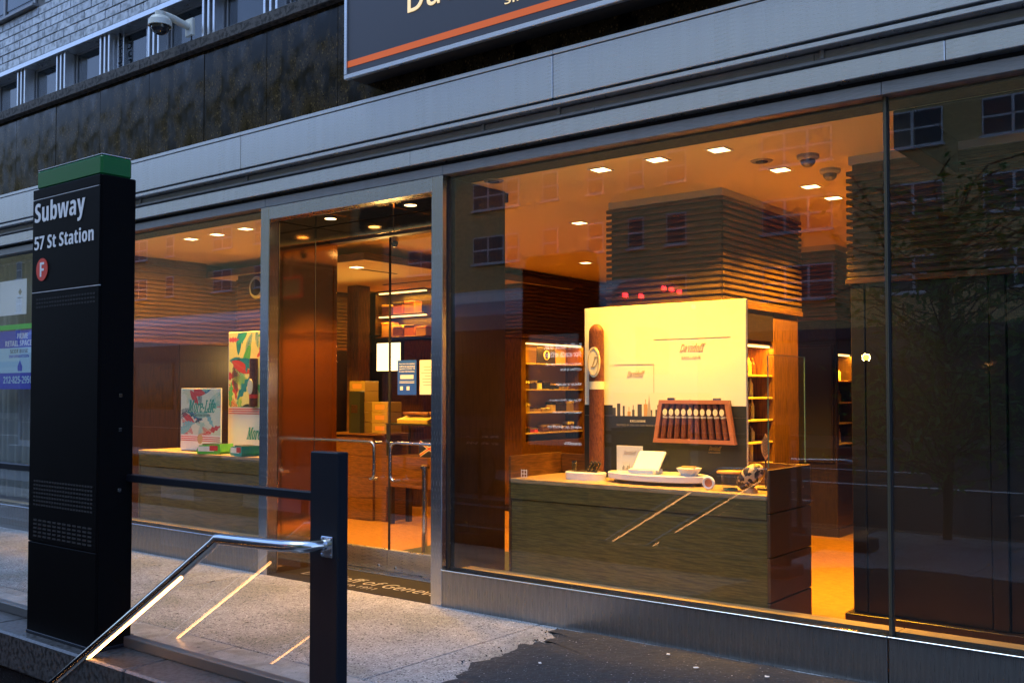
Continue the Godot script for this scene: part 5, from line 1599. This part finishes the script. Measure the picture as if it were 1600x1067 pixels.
# ------------------------------------------------------------------ subway entrance
func build_subway() -> void:
	var sw := setting("subway_stairwell")
	# granite coping with joints, both sides, and dark walls below
	for zz in [[2.31, 2.63], [4.26, 4.60]]:
		var x := -8.0
		while x < 1.7:
			var x1 := minf(x + 1.62, 1.70)
			slab(sw, "coping_stone", Vector3(x + 0.003, -0.10, zz[0]), Vector3(x1 - 0.003, 0.12, zz[1]), M.coping_granite, 0.012)
			x = x1
	for wz in [[2.33, 2.60], [4.29, 4.56]]:
		var wx := -8.0
		while wx < 1.2:
			slab(sw, "wall_panel", Vector3(wx + 0.003, -4.6, wz[0]), Vector3(wx + 1.147, -0.101, wz[1]), M.dark_granite, 0.003)
			wx += 1.15
	slab(sw, "end_wall", Vector3(-8.3, -4.6, 2.31), Vector3(-8.0, 0.12, 4.60), M.dark_granite, 0.004)
	for k in 26:
		slab(sw, "step", Vector3(1.22 - 0.27 * (k + 1), -0.02 - 0.17 * (k + 1) - 0.4, 2.605), Vector3(1.22 - 0.27 * k, -0.17 * (k + 1), 4.285), M.coping_granite, 0.01)
	slab(sw, "landing", Vector3(-8.0, -4.9, 2.60), Vector3(-5.8, -4.6, 4.29), M.concrete, 0)
	slab(sw, "nosing", Vector3(1.222, -0.3, 2.635), Vector3(1.236, 0.001, 4.255), M.steel_polished, 0.002)
	# glass railings in line with the pylon
	for q in [[-0.36, 1.448, "clear glass railing between the subway pylon and its black post"], [-6.6, -1.16, "clear glass railing running on past the other side of the pylon"]]:
		var r := thing("glass_railing", q[2], "railing", Vector3(0, 0.12, 0))
		slab(r, "top_bar", Vector3(q[0], 0.955, 2.318), Vector3(q[1], 0.997, 2.368), M.rail_black, 0.004)
		slab(r, "base_shoe", Vector3(q[0], 0.001, 2.314), Vector3(q[1], 0.06, 2.372), M.shoe_metal, 0.004)
		slab(r, "pane", Vector3(q[0] + 0.02, 0.06, 2.343), Vector3(q[1] - 0.002, 0.956, 2.3435), M.clear_glass, 0)
		slab(r, "end_upright", Vector3(q[0], 0.061, 2.328), Vector3(q[0] + 0.014, 0.954, 2.362), M.rail_black, 0.003)
		if q[1] > 0:
			slab(r, "post", Vector3(1.449, 0.001, 2.435), Vector3(1.640, 1.205, 2.50), M.rail_black, 0.005)
			for yy in [0.02, 0.95]:
				slab(r, "post_bracket", Vector3(1.4485, yy, 2.32), Vector3(1.50, yy + 0.045, 2.4345), M.rail_black, 0.003)
			for k in 3:
				slab(r, "edge_clip", Vector3(q[0] + 0.0145, 0.2 + 0.3 * k, 2.333), Vector3(q[0] + 0.0195, 0.212 + 0.3 * k, 2.356), M.chrome, 0.001)
	# far side railing behind, towards the road
	var fr := thing("glass_railing", "glass railing on the road side of the stairs carrying the street name", "railing", Vector3(0, 0.12, 0))
	slab(fr, "top_bar", Vector3(-7.9, 0.97, 4.42), Vector3(1.0, 1.012, 4.47), M.rail_black, 0.004)
	slab(fr, "base_shoe", Vector3(-7.9, 0.001, 4.41), Vector3(1.0, 0.065, 4.48), M.shoe_metal, 0.004)
	slab(fr, "pane", Vector3(-7.88, 0.06, 4.4475), Vector3(0.98, 0.972, 4.448), M.clear_glass, 0)
	for k in 5:
		slab(fr, "upright", Vector3(-7.9 + 2.2 * k, 0.066, 4.42), Vector3(-7.86 + 2.2 * k, 0.969, 4.47), M.rail_black, 0.003)
	lettering(fr, "lettering", "57 Street", Vector3(-3.16, 0.78, 4.44), 0.55, 0.12, font("Droid Sans", true), M.letter_white, 0.002, PI)
	# handrails with a light strip underneath
	for q in [[2.62, 2.50, "stainless handrail with a glowing strip underneath, fixed to the black post"], [4.16, 4.262, "second stainless lit handrail on the road side of the stairs"]]:
		var h := thing("subway_handrail", q[2], "handrail", Vector3.ZERO)
		var z: float = q[0]
		var inner := signf(q[1] - z)
		var s := st_new()
		var slope := 0.64
		var xb := 0.915
		var yb := 0.885
		var pts := [Vector3(-5.2, yb - 0.62 * (xb + 5.2), z), Vector3(xb - 0.03, yb - 0.62 * 0.03, z), Vector3(xb, yb + 0.003, z), Vector3(xb + 0.03, yb + 0.004, z), Vector3(1.30, yb + 0.012, z), Vector3(1.42, yb + 0.016, z)]
		for k in 6:
			var a := PI * 0.5 * (k + 1) / 6.0
			pts.append(Vector3(1.42 + 0.13 * sin(a) , yb + 0.018, z + inner * 0.07 * (1 - cos(a))))
		pts.append(Vector3(1.555, yb + 0.018, q[1] + inner * -0.004))
		tube(s, pts, 0.0275, 18)
		put(h, "tube", s, M.steel_polished)
		var plate := st_new()
		bx(plate, Vector3(1.575, yb + 0.012, q[1] - inner * 0.004), Vector3(0.075, 0.095, 0.008), 0.002)
		var pl := put(h, "bracket_plate", plate, M.steel_polished)
		for bx_ in [-1.0, 1.0]:
			for by in [-1.0, 1.0]:
				var sb := st_new()
				bx(sb, Vector3(1.575 + 0.028 * bx_, yb + 0.012 + 0.036 * by, q[1] - inner * 0.011), Vector3(0.011, 0.011, 0.006), 0.002)
				put(pl, "bolt", sb, M.chrome)
		# light strip in the underside of the sloping run
		var d := Vector3(1, 0.62, 0).normalized()
		var nrm := Vector3(0.62, -1, 0).normalized()
		for seg in [[-0.42, 0.60], [-1.75, -0.62], [-3.1, -1.95], [-4.5, -3.3]]:
			var a0 := Vector3(seg[0], yb - 0.62 * (xb - seg[0]), z) + nrm * 0.0285
			var a1 := Vector3(seg[1], yb - 0.62 * (xb - seg[1]), z) + nrm * 0.0285
			var ls := st_new()
			bx(ls, Vector3.ZERO, Vector3((a1 - a0).length(), 0.008, 0.015), 0.001)
			var lamp := put(h, "strip_light", ls, M.rail_lamp)
			lamp.transform = Transform3D(Basis(Vector3(0, 0, 1), atan(0.62)), (a0 + a1) * 0.5)
			var bas := Basis(d, Vector3(0, 0, 1), d.cross(Vector3(0, 0, 1)))
			area(h, "strip_light_glow", (a0 + a1) * 0.5 + nrm * 0.008, bas, Vector2((a1 - a0).length(), 0.02), 0.25, Color(1.0, 0.66, 0.34))
		for bxk in [-0.5, -1.8, -3.2]:
			var arm := st_new()
			var p := Vector3(bxk, yb - 0.62 * (xb - bxk), z)
			var wall_z := 2.60 if inner < 0 else 4.29
			if p.y < -0.12:
				tube(arm, [p + Vector3(0, -0.03, 0), p + Vector3(0, -0.07, 0), Vector3(p.x, p.y - 0.08, wall_z)], 0.009, 8)
				put(h, "arm", arm, M.steel_polished)
	# pylon
	var p := thing("subway_pylon", "tall black subway pylon with green cap and white lettering", "pylon", Vector3(0, 0.12, 0))
	var x0 := -1.135
	var x1 := -0.335
	var zf := 2.55
	var zb := 2.325
	slab(p, "body", Vector3(x0, 0.0, zb), Vector3(x1, 2.735, zf - 0.012), M.black_paint, 0.006)
	slab(p, "cap", Vector3(x0 + 0.02, 2.736, zb + 0.015), Vector3(x1 - 0.02, 2.855, zf - 0.015), M.green_enamel, 0.012)
	slab(p, "cap_top", Vector3(x0 + 0.024, 2.8555, zb + 0.02), Vector3(x1 - 0.024, 2.860, zf - 0.02), M.white_line, 0.001)
	slab(p, "head_strip", Vector3(x0 + 0.004, 2.672, zf - 0.0118), Vector3(x1 - 0.004, 2.733, zf), M.black_paint, 0.003)
	var fp := slab(p, "upper_panel", Vector3(x0 + 0.004, 2.095, zf - 0.0118), Vector3(x1 - 0.004, 2.667, zf), M.black_paint, 0.003)
	slab(p, "trim_line", Vector3(x0 + 0.02, 2.668, zf - 0.0118), Vector3(x1 - 0.02, 2.6715, zf - 0.001), M.white_line, 0)
	slab(p, "trim_line", Vector3(x0 + 0.004, 2.0905, zf - 0.0118), Vector3(x1 - 0.004, 2.0945, zf - 0.001), M.white_line, 0)
	slab(p, "middle_panel", Vector3(x0 + 0.004, 0.565, zf - 0.0118), Vector3(x1 - 0.004, 2.09, zf), M.black_paint, 0.003)
	slab(p, "lower_panel", Vector3(x0 + 0.004, 0.004, zf - 0.0118), Vector3(x1 - 0.004, 0.56, zf), M.black_paint, 0.003)
	var hf := font("Droid Sans", true)
	lettering(p, "lettering", "Subway", Vector3(-1.10, 2.485, zf + 0.001), 0.60, 0.165, hf, M.letter_white, 0.002)
	lettering(p, "lettering", "57 St Station", Vector3(-1.10, 2.355, zf + 0.001), 0.70, 0.088, hf, M.letter_white, 0.002)
	var ds := st_new()
	lathe(ds, [Vector2(0, 0.004), Vector2(0.07, 0.004), Vector2(0.07, 0)], Vector3.ZERO, 36)
	var disc := put(p, "route_bullet", ds, M.bullet_red, Vector3(-1.0, 2.23, zf + 0.0005))
	disc.rotation.x = PI / 2
	lettering(p, "lettering", "F", Vector3(-1.022, 2.186, zf + 0.005), 0.052, 0.088, hf, M.letter_white, 0.001)
	for grp in [[2.0, 3, 22, 0.018], [0.79, 7, 22, 0.02], [0.60, 5, 12, 0.02]]:
		var vent := Node3D.new()
		vent.name = "vent_grille"
		p.add_child(vent, true)
		for row in grp[1]:
			for col in grp[2]:
				var wcol: float = 0.70 / grp[2]
				box(vent, "slot", Vector3(x0 + 0.06 + wcol * (col + 0.5), grp[0] + 0.024 * row, zf + 0.0004), Vector3(wcol * 0.72, 0.011, 0.002), M.gap, 0)
	for k in 3:
		slab(p, "side_lock", Vector3(x1 - 0.0005, [0.9, 1.45, 1.25][k], 2.40), Vector3(x1 + 0.004, [0.9, 1.45, 1.25][k] + 0.018, 2.42), M.chrome, 0.002)
	# the pylon's other face, towards the shop, is a text screen
	var scr := slab(p, "screen", Vector3(x0 + 0.05, 0.62, zb - 0.006), Vector3(x1 - 0.03, 2.25, zb - 0.0005), M.camera_dark, 0.001)
	scr.set_meta("label", "dark screen with white text on the side towards the shop")
	var rows := [["Let's look out", 1.90, 0.44, 0.06], ["for each other", 1.82, 0.44, 0.06], ["Help us stop the spread", 1.735, 0.42, 0.03], ["of the virus", 1.685, 0.25, 0.03], ["Wear a mask", 1.54, 0.30, 0.03], ["Stay six feet apart", 1.38, 0.38, 0.03], ["Wash your hands", 1.26, 0.34, 0.03], ["mta.info", 1.12, 0.40, 0.03], ["#newMTA", 0.96, 0.2, 0.03]]
	for r in rows:
		lettering(scr, "screen_lamp_text", r[0], Vector3(x1 - 0.07, r[1], zb - 0.0065) - scr.position, r[2], r[3], hf, M.screen_lamp_text, 0.001, PI)
	area(p, "screen_glow", Vector3((x0 + x1) * 0.5, 1.5, zb - 0.012), Basis.IDENTITY, Vector2(0.6, 1.1), 0.05, Color(0.8, 0.9, 1.0))
	slab(p, "base_plate", Vector3(x0 - 0.004, 0.0005, zb - 0.004), Vector3(x1 + 0.004, 0.02, zf + 0.003), M.rail_black, 0.003)

# ------------------------------------------------------------------ what stands across the pavement and street, seen in the glass
func build_street_side() -> void:
	# bus at the kerb
	var b := thing("city_bus", "white city bus with blue band and red tail lamps along the kerb", "bus", Vector3(-2.8, -0.13, 6.55))
	var prof := PackedVector2Array([Vector2(0, 0.35), Vector2(2.75, 0.35), Vector2(2.75, 2.95), Vector2(2.66, 3.18), Vector2(2.42, 3.36), Vector2(2.0, 3.47), Vector2(1.40, 3.50), Vector2(0.75, 3.45), Vector2(0.32, 3.34), Vector2(0.10, 3.18), Vector2(0, 2.95)])
	var s := st_new()
	prism(s, prof, -18.0, 0.0)
	var body := put(b, "body", s, M.bus_white)
	body.basis = Basis(Vector3(0, 0, 1), Vector3(0, 1, 0), Vector3(1, 0, 0))   # profile along z, length along x
	slab(b, "rear_window", Vector3(0.001, 2.0, 0.75), Vector3(0.02, 2.72, 1.75), M.bus_dark, 0.01)
	slab(b, "rear_band", Vector3(0.001, 0.4, 0.06), Vector3(0.015, 1.2, 2.44), M.bus_blue, 0.005)
	for q in [[0.44, 3.17], [0.90, 3.19], [1.60, 3.37], [1.85, 3.37], [2.10, 3.35], [2.58, 3.14]]:
		slab(b, "tail_light", Vector3(0.001, q[1] - 0.03, q[0] - 0.05), Vector3(0.03, q[1] + 0.03, q[0] + 0.05), M.bus_tail_lamp, 0.004)
	for k in 11:
		slab(b, "side_window", Vector3(-1.9 - 1.5 * k, 1.35, -0.022), Vector3(-0.55 - 1.5 * k, 2.35, -0.0105), M.bus_dark, 0.005)
	slab(b, "side_panel", Vector3(-17.95, 0.96, -0.010), Vector3(-0.06, 2.72, -0.002), M.bus_blue, 0.003)
	slab(b, "side_band", Vector3(-17.9, 0.5, -0.010), Vector3(-0.1, 0.95, -0.001), M.bus_blue, 0.003)
	for x in [-2.6, -9.8, -15.6]:
		for z in [0.1, 2.4]:
			s = st_new()
			tube(s, [Vector3(x, 0.48, z - 0.14), Vector3(x, 0.48, z + 0.14)], 0.48, 24)
			put(b, "wheel", s, M.tyre)
	# street tree by the kerb
	var t := thing("street_tree", "thin leafy street tree growing at the kerb opposite the mullion", "tree", Vector3(2.05, -0.05, 5.75))
	s = st_new()
	tube(s, [Vector3.ZERO, Vector3(0.03, 1.2, 0.02), Vector3(-0.02, 2.4, 0.04), Vector3(0.03, 3.6, 0)], 0.05, 10)
	put(t, "trunk", s, M.bark)
	R.seed = 66
	s = st_new()
	var lv := st_new()
	for k in 190:
		var y0 := R.randf_range(0.6, 3.6)
		var a := R.randf() * TAU
		var p0 := Vector3(0, y0, 0)
		var p1 := p0 + Vector3(cos(a), R.randf_range(0.1, 0.9), sin(a)) * R.randf_range(0.3, 1.0)
		var p2 := p1 + Vector3(cos(a + 0.5), R.randf_range(-0.5, 0.7), sin(a + 0.5)) * 0.4
		tube(s, [p0, p1, p2], 0.008, 5)
		for q in 18:
			var c := p0.lerp(p1, R.randf()) if q % 2 else p1.lerp(p2, R.randf())
			c += Vector3(R.randfn(0, 0.07), R.randfn(0, 0.07), R.randfn(0, 0.07))
			var u := Vector3(R.randfn(), R.randfn(), R.randfn()).normalized()
			var v := u.cross(Vector3(R.randfn(), R.randfn(), R.randfn())).normalized()
			var le := R.randf_range(0.04, 0.08)
			quad(lv, c, c + u * le + v * le * 0.35, c + u * le * 2.0, c + u * le - v * le * 0.35, u.cross(v))
	put(t, "branches", s, M.bark)
	put(t, "crown", lv, M.leaf_green)
	# lamp on the far pavement
	var l := thing("street_lamp", "globe street lamp on the far pavement", "lamp", Vector3(-4.6, 0, 23.0))
	s = st_new()
	tube(s, [Vector3.ZERO, Vector3(0, 2.5, 0)], 0.06, 12)
	put(l, "pole", s, M.rail_black)
	s = st_new()
	var sp := []
	for k in 11:
		var a := -PI / 2 + PI * k / 10.0
		sp.append(Vector2(0.09 * cos(a), 2.58 + 0.09 * sin(a)))
	lathe(s, sp, Vector3.ZERO, 18)
	put(l, "bulb", s, M.street_bulb)
	var om := OmniLight3D.new()
	om.name = "bulb_light"
	l.add_child(om)
	om.position = Vector3(0, 2.58, 0)
	om.light_color = Color(1.0, 0.72, 0.4)
	om.light_energy = 3.0
	om.omni_range = 30.0
	om.omni_attenuation = 2.0
	om.light_size = 0.12
	om.shadow_enabled = true
	# the block across the street
	var ob := thing("apartment_block", "tan brick apartment block with white framed windows across the street", "building", Vector3(0, 0, 30.0))
	slab(ob, "wall", Vector3(-170, 3.9, 0), Vector3(70, 21.0, 8), M.opposite_brick, 0)
	slab(ob, "shop_band", Vector3(-170, 0, 0.25), Vector3(70, 3.5, 8), M.window_dark, 0)
	slab(ob, "stone_course", Vector3(-170, 3.5, -0.1), Vector3(70, 3.9, 8), M.coping_granite, 0)
	var cols := [[-25.4, 1.85], [-23.4, 0.75], [-21.3, 0.84], [-18.86, 0.8], [-16.83, 0.75], [-15.0, 0.9], [-10.84, 2.73], [-6.27, 2.03], [-2.99, 1.9], [0.6, 0.8], [3.0, 2.0], [7.0, 0.8], [-28.0, 0.8], [-31.0, 1.85], [-34.0, 0.8], [-37.0, 2.7], [-42.0, 0.8], [-46.0, 1.8], [-51, 0.8], [-55, 1.8], [-60, 0.8], [-65, 1.8], [-71, 0.8], [-77, 1.8]]
	for c in cols:
		for row in 6:
			var wy := 5.05 + 2.54 * row
			var w: float = c[1]
			var wn := box(ob, "window", Vector3(c[0] + w * 0.5, wy + 0.64, -0.02), Vector3(w, 1.28, 0.06), M.window_frame_white, 0)
			var n := int(maxf(1.0, round(w / 0.85)))
			for i in n:
				for half in [-1.0, 1.0]:
					box(wn, "pane", Vector3(-w * 0.5 + w * (i + 0.5) / n, 0.31 * half, -0.032 - (0.006 if half < 0 else 0.0)), Vector3(w / n - 0.10, 0.54, 0.01), M.window_dark, 0)
			box(wn, "sill", Vector3(0, -0.68, -0.06), Vector3(w + 0.14, 0.08, 0.14), M.window_frame_white, 0)
